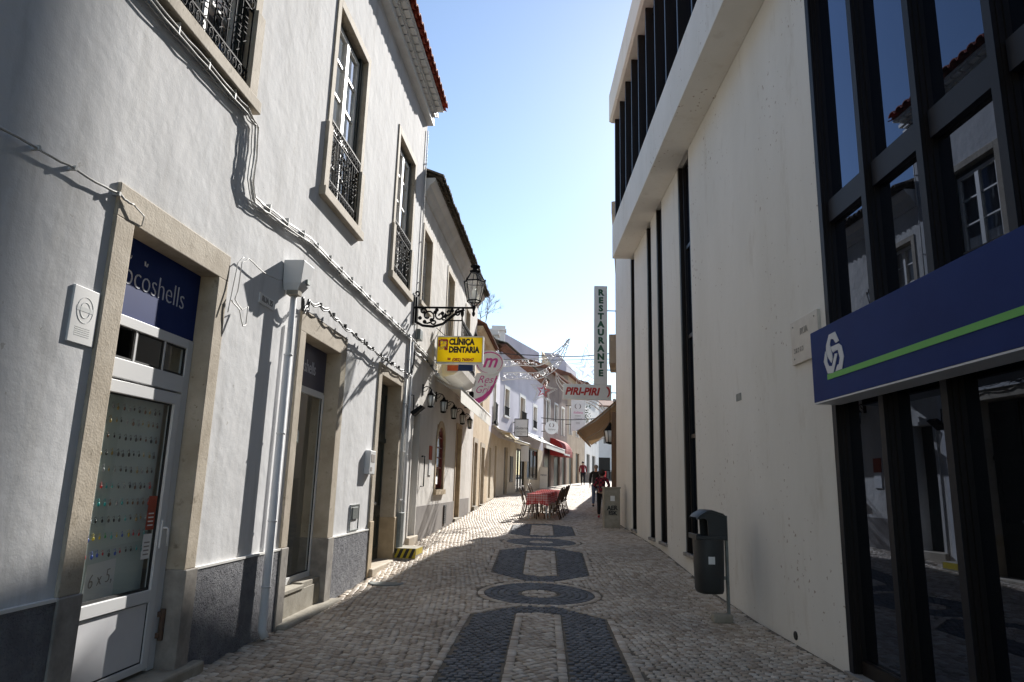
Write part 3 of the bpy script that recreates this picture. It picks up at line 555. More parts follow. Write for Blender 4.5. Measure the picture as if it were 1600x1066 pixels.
w=MB(); w.quad(L(.26,13.8,8.12),L(.26,23.55,8.12),L(-3,23.55,9.6),L(-3,13.8,9.6)); w.quad(L(-3,13.8,9.6),L(-3,23.55,9.6),L(-6,23.55,8.1),L(-6,13.8,8.1)); w.add([L(0,23.5,8),L(-3,23.5,9.55),L(-6,23.5,8)],[(0,1,2)]); w.build('roof_slope',m['tile_old'],rf)
for a,b,c,d in ((14.05,14.98,5.4,7.05),(20.65,21.6,5.2,7.0)):
    win=sash(L,a+.05,b-.03,c,d-.03,-.12,T2,rows=4,mat='white_wood'); w=MB(); surround(w,L,a,b,c,d,.1,.015,dep=.28); w.box(L,-.28,.05,a-.12,b+.12,c-.09,c); w.build('stone_frame',m['limestone'],win)
win=sash(L,17.28,18.27,4.65,7.07,-.12,T2,rows=5); w=MB(); surround(w,L,17.25,18.3,4.62,7.1,.12,.015,dep=.28); w.build('stone_frame',m['limestone'],win)
# balcony
w=MB(); w.prism_s(L,[(0,4.2),(.30,4.28),(.48,4.40),(.50,4.58),(0,4.58)],17.0,19.9); bal=w.build('balcony',m['plaster_b'],T2)
railing(L,17.05,19.85,4.6,5.72,.45,bal); w=MB()
for s in (17.05,19.85):
    for k in range(5): w.tube([L(.45-.1*k,s,4.6),L(.45-.1*k,s,5.7)],.009,6)
    w.box(L,0,.45,s-.015,s+.015,5.68,5.71); w.lathe(L(.45,s,5.72),[(.02,0),(.015,.06),(.045,.13),(.05,.19),(.02,.27),(.004,.31)],10)
w.build('side_railing',m['iron'],bal)
# door 4 recessed
w=MB(); w.box(L,-.3,-.2,13.96,14.61,.5,3.03); w.build('dark_door',m['green_door'],T2)
w=MB(); w.box(L,-.28,.08,13.85,14.72,.1,.5); w.build('doorstep',m['limestone'],T2,bevel=.015)
w=MB(); surround(w,L,13.95,14.62,.5,3.04,.07,.018,dep=.28); w.box(L,0,.03,14.7,15.9,1.4,1.42) if False else None; w.build('door_surround',m['plaster_b'],T2)
# arched red window
w=MB(); a,b,c,d=16.78,17.82,1.45,2.98
w.box(L,-.09,-.025,a,a+.09,c,d-.2); w.box(L,-.09,-.025,b-.09,b,c,d-.2); w.box(L,-.16,-.099,a+.09,b-.09,c,c+.28); w.box(L,-.16,-.095,17.26,17.34,c,d)
for z in (1.95,2.2,2.45,2.7): w.box(L,-.08,-.035,a+.09,b-.09,z-.015,z+.015)
arc=[(17.3+.52*math.cos(t),d-.42+.40*math.sin(t)) for t in np.linspace(0,PI,13)]; arci=[(17.3+.42*math.cos(t),d-.42+.31*math.sin(t)) for t in np.linspace(PI,0,13)]
for i in range(12): w.prism(L,[arc[i],arc[i+1],arci[11-i],arci[12-i]],-.09,-.025)
rw=w.build('arched_window',m['red_wood'],T2)
w=MB(); w.quad(L(-.06,a+.05,c+.1),L(-.06,b-.05,c+.1),L(-.06,b-.05,d-.1),L(-.06,a+.05,d-.1)); w.build('pane',m['glass_up'],rw)
w=MB(); 
for i in range(6): w.prism(L,[arc[i],arc[i+1],(arc[i+1][0],3.0),(arc[i][0],3.0)],-.2,-.003)
for i in range(6,12): w.prism(L,[arc[i],arc[i+1],(arc[i+1][0],3.0),(arc[i][0],3.0)],-.2,-.003)
out=[(17.3+.66*math.cos(t),d-.42+.56*math.sin(t)) for t in np.linspace(0,PI,13)]
for i in range(12): w.prism(L,[arc[i],arc[i+1],out[i+1],out[i]],-.1,.022)
w.box(L,-.2,.02,16.64,16.75,1.42,2.56); w.box(L,-.2,.02,17.85,17.96,1.42,2.56); w.box(L,-.28,.07,16.6,18.0,1.3,1.42); w.build('stone_frame',m['limestone_y'],rw)
# door 5 brown
w=MB(); w.box(L,-.2,-.1,19.86,20.74,.55,3.19); 
for k in range(4): w.box(L,-.1,-.09,19.9+k*.21,20.05+k*.21,.7,3.0)
w.build('brown_door',m['brown_wood'],T2); w=MB(); surround(w,L,19.85,20.75,.5,3.2,.1,.02,dep=.27); w.build('door_surround',m['limestone_y'],T2); w=MB(); w.box(L,-.27,.08,19.75,20.85,.2,.6); w.build('doorstep',m['concrete'],T2,bevel=.01)
w=MB(); w.box(L,.021,.05,18.05,18.35,.55,1.02); 
for k in range(9): w.box(L,.05,.056,18.07,18.33,.58+k*.048,.60+k*.048)
w.build('vent_grille',m['rubber'],T2)
# ================================================================== BUILDING 2b ochre
T3=thing('ochre_house','narrow weathered ochre house with two grey doors between white house and lavender building','house',tuple(L(0,23.5,.6)),-4.5)
ops=[(23.85,24.7,.3,3.0),(25.95,27.0,.3,2.95),(25.2,26.0,4.3,5.9)]
w=MB(); wall(w,L,23.5,28.4,0,7.0,ops,.3); shell(w,L,23.5,28.4,0,7.0,5); w.build('wall',m['ochre'],T3)
for a,b,c,d in ops[:2]:
    w=MB(); w.box(L,-.26,-.18,a,b,.5,d); w.build('door',m['grey_wood'],T3); w=MB(); surround(w,L,a,b,.5,d,.16,.025,dep=.28); w.build('door_surround',m['limestone'],T3); w=MB(); w.box(L,-.26,.1,a-.1,b+.1,.2,.82); w.build('doorstep',m['concrete'],T3)
sash(L,25.25,25.95,4.35,5.85,-.12,T3,rows=3,curtain=False)
w=MB(); w.prism_s(L,[(-.1,6.85),(.08,6.9),(.2,7.03),(.2,7.08),(-.1,7.08)],23.56,28.4); w.build('cornice',m['ochre'],T3)
w=MB(); tile_eave(w,L,23.65,28.4,.32,7.12,.6,1.6,step=.22); w.quad(L(.2,23.6,7.1),L(.2,28.4,7.1),L(-2.5,28.4,8.7),L(-2.5,23.6,8.7)); w.build('roof',m['tile_brown'],T3)
# ================================================================== LAVENDER BUILDING 3
T4=thing('lavender_building','pale lavender house with cream ground floor, curved corner and brown eave','building',tuple(B3(0,0,1)),-13.1)
def both(fn):
    fn(L,28.4,33.15); fn(B3,0,11.8)
opsA=[(28.9,29.7,1.0,3.1),(29.9,30.8,4.3,6.1),(31.3,32.1,1.0,3.3)]
opsB=[(1.0,1.9,4.95,6.3),(4.6,5.9,4.75,6.35),(8.4,9.5,4.95,6.25),(1.2,2.0,1.1,3.4),(4.0,6.2,1.2,3.5),(6.9,10.2,1.9,3.7)]
w=MB(); wall(w,L,28.4,33.15,3.75,7.75,[q for q in opsA if q[2]>3.5],.25); wall(w,B3,0,11.8,3.75,8.25,[q for q in opsB if q[2]>3.8],.25); shell(w,B3,.0,11.8,.4,8.25,5); w.quad(L(0,28.4,0),L(-4,28.4,0),L(-4,28.4,7.75),L(0,28.4,7.75)); w.build('upper_wall',m['lavender'],T4)
w=MB(); wall(w,L,28.4,33.15,0,3.75,[q for q in opsA if q[2]<3.5],.25); wall(w,B3,0,11.8,.2,3.75,[q for q in opsB if q[2]<3.8],.25); w.build('ground_floor_wall',m['cream_shop'],T4)
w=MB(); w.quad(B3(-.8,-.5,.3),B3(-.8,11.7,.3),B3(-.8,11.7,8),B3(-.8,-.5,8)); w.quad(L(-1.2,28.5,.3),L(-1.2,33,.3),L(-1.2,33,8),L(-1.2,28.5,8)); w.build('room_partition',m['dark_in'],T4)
w=MB(); prof=[(-.1,7.95),(.08,8.0),(.2,8.12),(.34,8.18),(.34,8.25),(-.1,8.25)]; w.prism_s(B3,prof,-.55,11.9); w.build('eave_cornice',m['tile_brown'],T4)
w=MB(); tile_eave(w,B3,-.5,11.9,.40,8.28,.3,1.6,step=.22,r=.07); w.quad(B3(.3,-.5,8.26),B3(.3,11.9,8.26),B3(-3.2,11.9,9.2),B3(-3.2,-.5,9.2)); w.quad(L(.06,28.3,7.75),L(.06,33.0,8.2),L(-2.4,33.0,9.0),L(-2.4,28.3,8.5)); rf=w.build('roof',m['tile_old'],T4)
def px(fr,o,*q): return None
cc=at(768,520,37); 
for (x,y,z0,z1) in ((cc.x,37,9.0,cc.z+.05),(at(779,520,39).x,39,9.4,at(779,512,39).z)):
    w=MB(); w.box(WD,x-.38,x+.38,y-.3,y+.3,z0,z1-.25); w.box(WD,x-.46,x+.46,y-.38,y+.38,z1-.25,z1-.15); w.prism_z(WD,[(x-.4,y-.3),(x+.4,y-.3),(x+.4,y+.3),(x-.4,y+.3)],z1-.15,z1+.05); w.build('chimney',m['far_white'],rf)
for a,b,c,d in [q for q in opsB if q[2]>3.8]+[opsA[1]]:
    fr=L if a>20 else B3
    w=MB(); w.box(fr,-.2,-.14,a,b,c,d); win=w.build('window',m['tan_wall'],T4); w=MB(); surround(w,fr,a,b,c,d,.16,.02,dep=.24); w.box(fr,-.2,.06,a-.18,b+.18,c-.1,c); w.build('stone_frame',m['white_paint'],win)
    w=MB(); hh=.8 if a in (4.6,29.9) else .45
    oo=.12 if hh>.5 else .03; w.box(fr,oo-.02,oo+.02,a-.05,b+.05,c+hh-.03,c+hh); w.box(fr,oo-.02,oo+.02,a-.05,b+.05,c+.0,c+.04)
    for k in range(12): s=a+(b-a)*(k+.5)/12; w.box(fr,oo-.01,oo+.01,s-.012,s+.012,c,c+hh)
    if hh>.5: w.box(fr,0,.16,a-.1,b+.1,c-.14,c-.02)
    w.build('railing',m['iron'],win)
for fr,a,b,c,d,mt in ((L,28.95,29.65,1.0,3.1,'green_door'),(L,31.35,32.05,1.0,3.3,'brown_wood'),(B3,1.25,1.95,1.1,3.4,'grey_wood')):
    w=MB(); w.box(fr,-.2,-.12,a,b,c-.2,d); w.build('door',m[mt],T4)
for fr,a,b,c,d in ((B3,4.0,6.2,1.2,3.5),(B3,6.9,10.2,1.9,3.7)):
    w=MB(); n=3
    for k in range(n+1): s=a+(b-a)*k/n; w.box(fr,-.12,-.04,s-.05,s+.05,c,d)
    w.box(fr,-.12,-.041,a,b,d-.1,d); w.box(fr,-.12,-.041,a,b,c,c+.1); sw=w.build('shop_window',m['bronze'],T4); w=MB(); w.quad(fr(-.08,a,c),fr(-.08,b,c),fr(-.08,b,d),fr(-.08,a,d)); w.build('pane',m['glass_dk'],sw)
w=MB(); w.box(B3,-.02,.04,2.5,3.1,1.7,3.0); w.build('poster_case',m['bronze'],T4)
# ================================================================== RIGHT OFFICE BUILDING
T5=thing('office_building','cream modern office block on the right with slit windows and tinted glazed front','building',tuple(R(0,6,0)),-.6)
slits=[(11.88,12.76,.5),(14.28,14.9,.52),(15.5,16.05,.52),(17.82,18.45,.55)]
ops=[(a,b,c,8.2) for a,b,c in slits]
w=MB(); wall(w,R,6.72,21.3,-.3,11.6,[(a,b,c,7.88) for a,b,c in slits],.32); w.quad(R(0,6.72,11.6),R(0,18.3,11.6),R(0,18.3,12.9),R(0,6.72,12.9))
for q in (): pass
w.box(R,-.3,0,6.72,6.9,-.3,.0) if False else None
w.quad(R(0,21.3,-.3),R(-12,21.3,-.3),R(-12,21.3,11.6),R(0,21.3,11.6)); w.quad(R(0,6.72,-.3),R(-.35,6.72,-.3),R(-.35,6.72,8),R(0,6.72,8)); w.quad(R(-12,-6,0),R(-12,21.3,0),R(-12,21.3,11.6),R(-12,-6,11.6)); w.quad(R(.3,-6,12.9),R(.3,18.3,12.9),R(-12,18.3,12.9),R(-12,-6,12.9)); w.build('wall',m['cream_wall'],T5)
w=MB(); w.box(R,-.02,.004,7.0,20.8,-.2,.26) if False else None
for a,b,c in slits:
    o=-.12; w=MB(); 
    for s in (a,b-.07): w.box(R,o-.15,-.01,s-.003,s+.073,c,7.86)
    for z in (c,2.5,4.35,6.1,7.8): w.box(R,o-.05,o+.03,a+.07,b-.07,z,z+.07)
    w.box(R,o+.0,o+.05,b-.2,b-.15,c+.07,7.8); win=w.build('slit_window',m['bronze'],T5)
    w=MB(); w.quad(R(o,a+.05,c),R(o,b-.05,c),R(o,b-.05,7.85),R(o,a+.05,7.85)); w.build('pane',m['solar'],win)
    w=MB(); w.box(R,-.3,.05,a-.03,b+.03,c-.06,c); w.build('sill',m['dirty_stone'],win,bevel=.006)
# overhang
w=MB(); w.prism_s(R,[(-.0,7.85),(.53,7.85),(.53,8.83),(.44,8.83),(.44,8.80),(0,8.80)],-6,18.3); w.box(R,-.3,.50,18.0,18.28,8.83,12.1) if False else None; w.build('overhang_fascia',m['cream_wall'],T5,bevel=.01)
w=MB(); w.prism_s(R,[(-.3,12.05),(.53,12.05),(.60,12.10),(.60,12.95),(.5,12.95),(.5,12.4),(-.3,12.4)],-6,18.4); w.build('parapet',m['cream_wall'],T5,bevel=.01)
w=MB(); w.box(R,-3,-.2,2,18.2,12.9,14.4); w.build('roof_block',m['cream_wall'],T5)
w=MB(); s=18.22
while s>-6:
    w.box(R,.10,.46,s-.07,s,8.835,12.05); s-=.95
w.box(R,.2,.3,-6,18.2,8.835,8.95); w.box(R,.2,.3,-6,18.2,11.9,12.04); ub=w.build('upper_glazing',m['bronze'],T5)
w=MB(); w.quad(R(.24,-6,8.85),R(.24,18.2,8.85),R(.24,18.2,12.04),R(.24,-6,12.04)); w.quad(R(.24,18.2,8.85),R(-3,18.2,8.85),R(-3,18.2,12.04),R(.24,18.2,12.04)); w.build('pane',m['solar'],ub)
# glazed front near camera: vertical fins
fins=[6.72-.868*k for k in range(0,15)]
w=MB()
for i,s in enumerate(fins):
    w.box(R,-.24,-.002,s-.09,s-.012,.02,7.86) if i else w.box(R,-.24,-.002,s-.09,s-.002,.02,7.86)
    w.box(R,-.13,-.03,s-.10,s-.09,.02,7.86); w.box(R,-.13,-.07,s-.112,s-.10,.02,7.86)
w.box(R,-.24,-.06,-5.6,6.6,.02,.14); cf_=w.build('glazed_front',m['bronze'],T5)
w=MB()
for i,s in enumerate(fins): w.box(R,-.002,.004,s-.09,s-.012,.02,7.86)
for s,t in zip(fins,fins[1:]): w.box(R,-.115,-.05,t-.002,s-.115,4.30,4.53)
w.build('fin_face',m['bronze_face'],cf_)
w=MB()
for s,t in zip(fins,fins[1:]): w.quad(R(-.11,t,.14),R(-.11,s-.09,.14),R(-.11,s-.09,7.86),R(-.11,t,7.86))
w.build('pane',m['solar'],cf_)
w=MB(); w.box(R,-.3,.04,-5.6,6.74,-.3,.02); w.build('threshold',m['dirty_stone'],T5)
w=MB(); 
w.build  # noqa
# old drain hole
w=MB(); w.lathe(R(.0,7.92,.08),[(.045,0),(.045,.012),(.03,.012)],14,axis=Matrix.Rotation(-PI/2,3,'Y')); w.build('drain_pipe_mouth',m['rubber'],T5)
w=MB(); w.box(R,0,.01,9.4,9.6,2.82,2.92); w.build('cover_plate',m['galv'],T5)
# ================================================================== RIGHT NEIGHBOURS
T6=thing('corner_restaurant_house','tall plain house directly behind the office block with a wooden corner post','house',tuple(R2(0,0,.5)),-9.8)
w=MB(); w.box(R2,-8,0,-.05,8.9,0,10.7); w.build('wall',m['tan_wall'],T6)
w=MB(); w.prism_s(R2,[(-.2,10.3),(.0,10.3),(.12,10.5),(.12,10.88),(-.2,10.92),(-8,10.92),(-8,10.7)],-.1,9.0); w.build('cornice',m['tan_wall'],T6)
w=MB(); w.box(R2,.0,.14,0.0,.22,.4,3.9); w.build('corner_post',m['brown_wood'],T6)
w=MB(); w.box(R2,.0,.22,.3,2.2,5.5,6.45); w.build('balcony',m['tan_wall'],T6)
T7=thing('long_low_house','long lower house on the right side of the far street with plain tiled roof','house',tuple(R2(0,9,.9)),-9.8)
w=MB(); w.box(R2,-8,0,8.95,12.6,0,8.9); w.box(R2,-8,0,12.6,31,0,5.7); w.build('wall',m['far_white'],T7); w=MB(); w.prism_s(R2,[(.1,5.7),(-4,6.6),(-8,5.7)],12.6,31.2); w.build('roof',m['tile_brown'],T7)
T=thing('rear_tower_block','tall plain block standing behind the office building','building',tuple(R(-4,20,0)),-.6)
w=MB(); w.box(R,-9,-2.95,12,28.75,0,25); w.build('wall',m['far_white'],T)
# ================================================================== FAR LEFT ROW
def far_house(name,label,cat,fr,s0,s1,z1,wm,D,uw=(),gf=(),roofm=None,eave=.3,gfm=None,loc=None,ridge=1.3):
    t=thing(name,label,cat,tuple(fr(0,s0,1.)),-fr.az)
    w=MB(); wall(w,fr,s0,s1,0,z1,list(uw)+list(gf),.2); shell(w,fr,s0,s1,0,z1,D); w.build('wall',m[wm],t)
    for a,b,c,d in uw:
        w=MB(); w.box(fr,-.16,-.1,a,b,c,d); win=w.build('window',m['grey_wood'],t); w=MB(); surround(w,fr,a,b,c,d,.12,.02,dep=.18); w.build('frame',m['white_paint'],win)
    for a,b,c,d in gf:
        w=MB(); w.box(fr,-.18,-.12,a,b,c,d); w.build('shop_door',m['bronze'],t)
    if roofm:
        w=MB(); w.prism_s(fr,[(eave,z1),(eave,z1+.12),(-D/2,z1+ridge),(-D,z1+.1),(-D,z1)],s0-.1,s1+.1); w.build('roof',m[roofm],t)
    return t
far_house('brown_house','dark brown gabled house with red eave beyond the lavender building, red awning at its foot','house',B4,0,8.2,9.2,'brown_wall',6,[(1,2,5.2,7.2),(3.6,4.6,5.2,7.2),(6,7,5.2,7.2)],[(.5,2.6,1.3,4),(3.6,5.6,1.4,4.1),(6.4,7.8,1.5,4.0)],'tile_brown')
far_house('tan_house','tan plastered house between the brown house and the far white houses','house',B4,8.2,16,10.0,'tan_wall',6,[(9,10,5.5,7.6),(12,13,5.5,7.6),(14.3,15.2,5.5,7.6)],[(9,10.6,1.6,4.2),(11.8,13.4,1.6,4.2)],'tile_brown')
B5=frame((6.6,60.2),15,1)
far_house('far_white_house','sunlit white house with shallow balconies past the bend of the street','house',B5,0,9,10.5,'far_white',8,[(1,2.1,5.6,7.6),(3.6,4.7,5.6,7.6),(6.2,7.3,5.6,7.6)],[(1,3,1.9,4.4),(4.4,6.6,1.9,4.4)],'tile_brown')
B6=frame((8.2,84),82,1)   # faces back down the street
far_house('far_end_shop_house','white shop house closing the end of the street with racks of clothes in front','house',frame((5.,79.5),83,1),0,16,10.8,'far_white',8,[(1.2,2.4,6.5,8.8),(3.6,4.8,6.5,8.8),(6,7.2,6.5,8.8)],[(.6,2.2,2.2,4.9),(2.9,4.5,2.2,4.9),(5.2,6.8,2.2,4.9)],'tile_brown')
# white block rising behind lavender roof, tan gable
T=thing('rear_block','windowless pale block rising behind the roof of the lavender building','building',tuple(at(815,620,50)))
fr=frame((at(776,514,48).x,48),21.7,1); zt=at(778,514,48).z
w=MB(); w.box(fr,-7,0,-.2,9.3,2,zt); w.build('wall',m['lavender'],T)
T=thing('tan_gable_house','brown roofed house with tan gable rising behind the lavender building','house',tuple(at(860,600,58)))
a_=at(850,553,58); b_=at(832,530,58); w=MB(); w.add([at(846,548,60),at(858,566,60),at(858,640,60),at(846,640,60)]+[at(846,548,60)+Vector((1.5,5,0)),at(858,566,60)+Vector((1.5,5,0)),at(858,640,60)+Vector((1.5,5,0)),at(846,640,60)+Vector((1.5,5,0))],[(0,1,2,3),(4,5,6,7),(0,1,5,4),(1,2,6,5),(0,3,7,4)]); w.build('wall',m['ochre'],T)
q=[at(851,551,61),at(873,553,61),at(885,567,61),at(885,640,61),at(851,640,61)]; w=MB(); w.add(q+[p+Vector((1.5,6,0)) for p in q],[(0,1,2,3,4),(5,6,7,8,9),(0,1,6,5),(1,2,7,6),(2,3,8,7),(3,4,9,8),(4,0,5,9)]); o=w.build('far_tower_block',m['lavender'],None,origin=(0,0,0)); tag(o,'small pale lavender block against the sky above the brown house','building')
# ================================================================== SIGNS
def Lo(o,s,z): return tuple(L(o,s,z))
# bank fascia sign on the right
T=thing('fascia_sign','long blue fascia sign with white knot emblem and green stripe over the glazed front','sign',tuple(R(.23,4,2.44)),-.6)
w=MB(); w.box(R,.0,.235,-3,6.56,2.44,3.12); w.build('sign_box',m['navy'],T,bevel=.004)
w=MB(); w.box(R,.0,.232,-3,6.55,2.425,2.439); w.build('bottom_trim',m['silver'],T)
w=MB(); w.box(R,.236,.240,-3,6.24,2.615,2.665); w.build('green_stripe',m['green'],T)
def onsign(zx,zy):   # emblem outline read off in an enlargement of the sign
    px_,py_=1220+zx/6.27,470+zy/6.27; d=cf+cr*((px_-800)/F)+cu*((533-py_)/F); t=((Vector((0,0,0))+R(.235,0,0)-EYE).dot(R.n))/d.dot(R.n); p=EYE+d*t; return ((p-R(.235,0,0)).dot(R.d),p.z)
embs=[[(500,610),(470,560),(449,505),(449,440),(475,335),(535,303),(574,392),(543,414),(519,376),(493,378),(484,430),(506,520),(512,575)],
[(490,455),(572,418),(600,442),(622,545),(604,668),(541,692),(560,628),(574,622),(584,560),(562,478),(516,508)],
[(441,497),(427,600),(466,714),(520,708),(560,515),(533,520),(507,640),(476,640),(460,600),(458,545)]]
for e in embs: w=MB(); w.prism(R,[onsign(*q) for q in e],.236,.241); w.build('emblem',m['silver'],T)
# stone street plaque
T=thing('street_plaque','pale marble street plaque on the cream wall, half hidden by the blue sign','plaque',tuple(R(0,7.2,3)),-.6)
w=MB(); w.box(R,0,.035,6.83,7.52,2.97,3.45); w.build('slab',m['marble'],T,bevel=.004)
text('RUA',.10,m['dirty_stone'],T,R(.036,7.17,3.30),-R.d,UP); text('1º DE MAIO',.085,m['dirty_stone'],T,R(.036,7.17,3.12),-R.d,UP) if False else None
w=MB()
for s in (6.9,7.45):
    for z in (3.03,3.39): w.lathe(R(.035,s,z),[(.009,0),(.009,.006)],8,axis=Matrix.Rotation(-PI/2,3,'Y'))
for k,s in enumerate((7.45,7.40,7.35,7.29,7.24)): w.box(R,.035,.037,s-.03,s,3.09,3.10+.02*(k%2)); w.box(R,.035,.0372,s-.03,s-.022,3.09,3.14); w.box(R,.035,.0368,s-.03,s,3.13,3.14)
w.build('engraving',m['dirty_stone'],T)
# number tile RUA
T=thing('name_tile','small tilted white street name tile between the first shop door and the downpipe','sign',Lo(0,6.68,3.38),-4.5)
w=MB(); w.box(L,0,.012,6.5,6.86,3.335,3.44); w.build('tile',m['sign_w'],T); text('RUA 25',.085,m['hair_g'],T,L(.013,6.68,3.388),L.d,UP,sx=.95)
# white wall plaque by door 1
T=thing('wall_plaque','white rectangular wall plaque with faint round emblem left of the first shop door','plaque',Lo(0,4.07,2.58),-4.5)
w=MB(); w.box(L,.0,.014,3.95,4.19,2.40,2.765); w.build('panel',m['sign_w'],T,bevel=.003)
w=MB(); c=(4.07,2.62)
w.tube([L(.0145,c[0]+.075*math.cos(t),c[1]+.085*math.sin(t)) for t in np.linspace(0,2*PI,25)[:-1]],.0018,5,True); w.tube([L(.0145,c[0]+.045*math.cos(t),c[1]+.052*math.sin(t)) for t in np.linspace(0,2*PI,25)[:-1]],.002,5,True)
w.box(L,.0142,.0155,3.99,4.15,2.61,2.64)
for k in range(5): w.box(L,.0142,.0152,4.0,4.14,2.45+k*.013,2.453+k*.013)
w.build('print',m['sign_grey'],T)
# display board + earrings behind door 1
T=thing('display_board','pale green board standing behind the glass of the first shop door','board',Lo(-.30,5,1.4),-4.5)
w=MB(); w.box(L,-.245,-.225,4.43,5.47,.64,2.2); w.build('panel',m['board'],T)
cols={'black':(.03,.03,.03),'red':(.55,.03,.03),'green':(.03,.35,.10),'yellow':(.65,.50,.03),'blue':(.04,.10,.45),'brown':(.16,.07,.03),'turquoise':(.05,.42,.42),'gold':(.45,.32,.12),'silver':(.35,.35,.36)}
em={k:mk(k+'_enamel',c,.35) for k,c in cols.items()}; ebase={}
def earring(c):
    w=MB(); w.tube([(0,0,0),(0,.012,.012),(0,.014,0),(0,.012,-.006)],.0016,5); w.ball((0,.013,-.018),.0085,(1,.7,1.5),8,5)
    o=w.build('earring',em[c],None,origin=(0,0,0)); tag(o,'tiny %s earring hanging on the pale board in the door'%c,'earring','earrings on the display board'); return o
rows=[2.10,2.0,1.88,1.76,1.64,1.52,1.40,1.28,1.16,1.04]; random.seed(3)
for ri,z in enumerate(rows):
    for k in range(15):
        s=4.47+k*.066+random.uniform(-.006,.006)
        if ri<5: c=random.choice(['black','black','brown','silver','gold'] )
        elif ri in (8,9,): c=random.choice(['red','green','yellow','blue','turquoise','black','red'])
        else: c=random.choice(['black','brown','gold','turquoise','red','silver'])
        if c not in ebase: ebase[c]=earring(c); o=ebase[c]
        else: o=ebase[c].copy(); COL.objects.link(o)
        o.location=L(-.222,s,z+random.uniform(-.004,.004)); o.rotation_euler.z=math.radians(-94.5); sc=random.uniform(.9,1.35); o.scale=(sc,sc,sc)
T=thing('price_paper','white sheet with handwritten price taped low on the display board','paper',Lo(-.31,4.75,.85),-4.5)
w=MB(); w.prism(L,[(4.78,.69),(5.12,.715),(5.11,.98),(4.80,.96)],-.2235,-.2205); w.build('sheet',m['paper'],T); text('6 x 5,',.14,m['hair_g'],T,L(-.220,4.95,.85),L.d+UP*.12,UP-L.d*.12,sx=.85,bold=-.0035,shear=.2)
for nm,lab,a,b,c,d,mt in (('sticker','round edged orange sticker on the right of the first shop door glass',5.31,5.42,1.17,1.43,'tile_red'),('sticker','white notice strip below the orange sticker on the door glass',5.30,5.41,.95,1.14,'sign_w')):
    T=thing(nm,lab,'sticker',Lo(-.148,a,c),-4.5); w=MB(); w.box(L,-.1485,-.1475,a,b,c,d); w.build('film',m[mt],T); w=MB()
    for k in range(4): w.box(L,-.1475,-.1468,a+.02,b-.02,c+.03+k*.03,c+.04+k*.03)
    w.build('print',m['sign_w' if mt=='tile_red' else 'hair_g'],T)
T=thing('sticker','dark oval sticker with pale letter in the transom of the first shop door','sticker',Lo(-.15,4.5,2.54),-4.5); w=MB(); w.box(L,-.1485,-.1475,4.485,4.56,2.43,2.62); w.build('film',m['black'],T); text('B',.08,m['sign_w'],T,L(-.1472,4.523,2.53),L.d,UP)
T=thing('shop_sticker','slanted pale green and white banner stuck inside the second shop window','sticker',Lo(-.2,8.3,2.3),-4.5); w=MB(); w.prism(L,[(7.86,2.36),(8.36,2.02),(8.36,2.16),(7.86,2.50)],-.186,-.184); w.build('film',m['board'],T)
w=MB()
for k in range(6): s=7.9+k*.075; z=2.43-k*.051; w.prism(L,[(s,z-.075),(s+.05,z-.109),(s+.05,z-.03),(s,z+.004)],-.184,-.182)
w.build('print',m['sign_w'],T)
# hinge bracket, meters
T=thing('iron_bracket','rusty iron bracket on the right jamb of the first shop door','bracket',Lo(-.15,5.66,.45),-4.5)
w=MB(); w.tube([L(-.1,5.63,.30),L(-.1,5.63,.54)],.022,10); w.box(L,-.19,-.1,5.60,5.66,.48,.52); w.box(L,-.19,-.1,5.60,5.66,.32,.36); w.build('hinge_body',m['rust'],T,bevel=.003)
T=thing('intercom_box','white intercom box with two openings beside the green door','box',Lo(0,10.8,1.7),-4.5)
w=MB(); w.box(L,0,.09,10.66,10.98,1.69,2.06); w.build('case',m['alu'],T,bevel=.012); w=MB(); w.box(L,.091,.094,10.72,10.92,1.88,2.0); w.box(L,.091,.094,10.72,10.80,1.74,1.80); w.build('display',m['hair_g'],T)
T=thing('meter_hatch','metal framed meter hatch with small square door above the speckled plinth','hatch',Lo(0,10.3,.9),-4.5)
w=MB(); w.box(L,0,.012,10.08,10.52,.86,1.24); w.build('frame',m['plaster'],T); w=MB(); 
for (a,b,c,d) in ((10.08,10.10,.86,1.24),(10.50,10.52,.86,1.24),(10.10,10.50,1.22,1.24),(10.1,10.5,.86,.88)): w.box(L,.012,.02,a,b,c,d)
w.box(L,.012,.03,10.16,10.44,1.03,1.2); w.build('cover',m['galv'],T,bevel=.003)
# hopper and downpipe
T=thing('rain_hopper','white tapered rainwater hopper box on the wall above the second shop window','hopper',Lo(0,7.05,3.7),-4.5)
w=MB(); w.add([L(o,s,z) for z,a,b,q in ((3.62,7.05,7.2,.17),(3.70,7.02,7.25,.21),(3.95,6.99,7.30,.24)) for o,s in ((0.01,a),(0.01,b),(q,b),(q,a))],[(3,2,1,0),(8,9,10,11)]+[(k*4+i,k*4+(i+1)%4,k*4+4+(i+1)%4,k*4+4+i) for k in (0,1) for i in range(4)]); w.build('box',m['alu'],T,bevel=.005)
w=MB(); w.box(L,.212,.24,7.14,7.22,3.72,3.77); w.build('bracket',m['galv'],T); w=MB(); w.box(L,.05,.18,7.04,7.15,3.57,3.62); w.build('fitting',m['concrete'],T)
T=thing('downpipe','thick white plastered downpipe running from the hopper to the street','pipe',Lo(.1,7.3,0),-4.5)
w=MB(); w.tube([L(.10,7.13,3.6),L(.10,7.13,2.9),L(.10,7.13,2.85)],.035,12); w.tube([L(.10,7.13,2.9),L(.10,7.13,.1),L(.14,7.13,.02)],.043,14); w.build('pipe',m['plaster'],T)
for z in (2.9,2.05,1.15,.5): w=MB(); w.lathe(L(.10,7.13,z),[(.046,0),(.049,.01),(.046,.02)],14); w.build('collar',m['plaster'],T)
w=MB(); w.tube([L(.03,7.27,3.3),L(.03,7.27,.85)],.014,8); w.build('conduit',m['cable_w'],T)
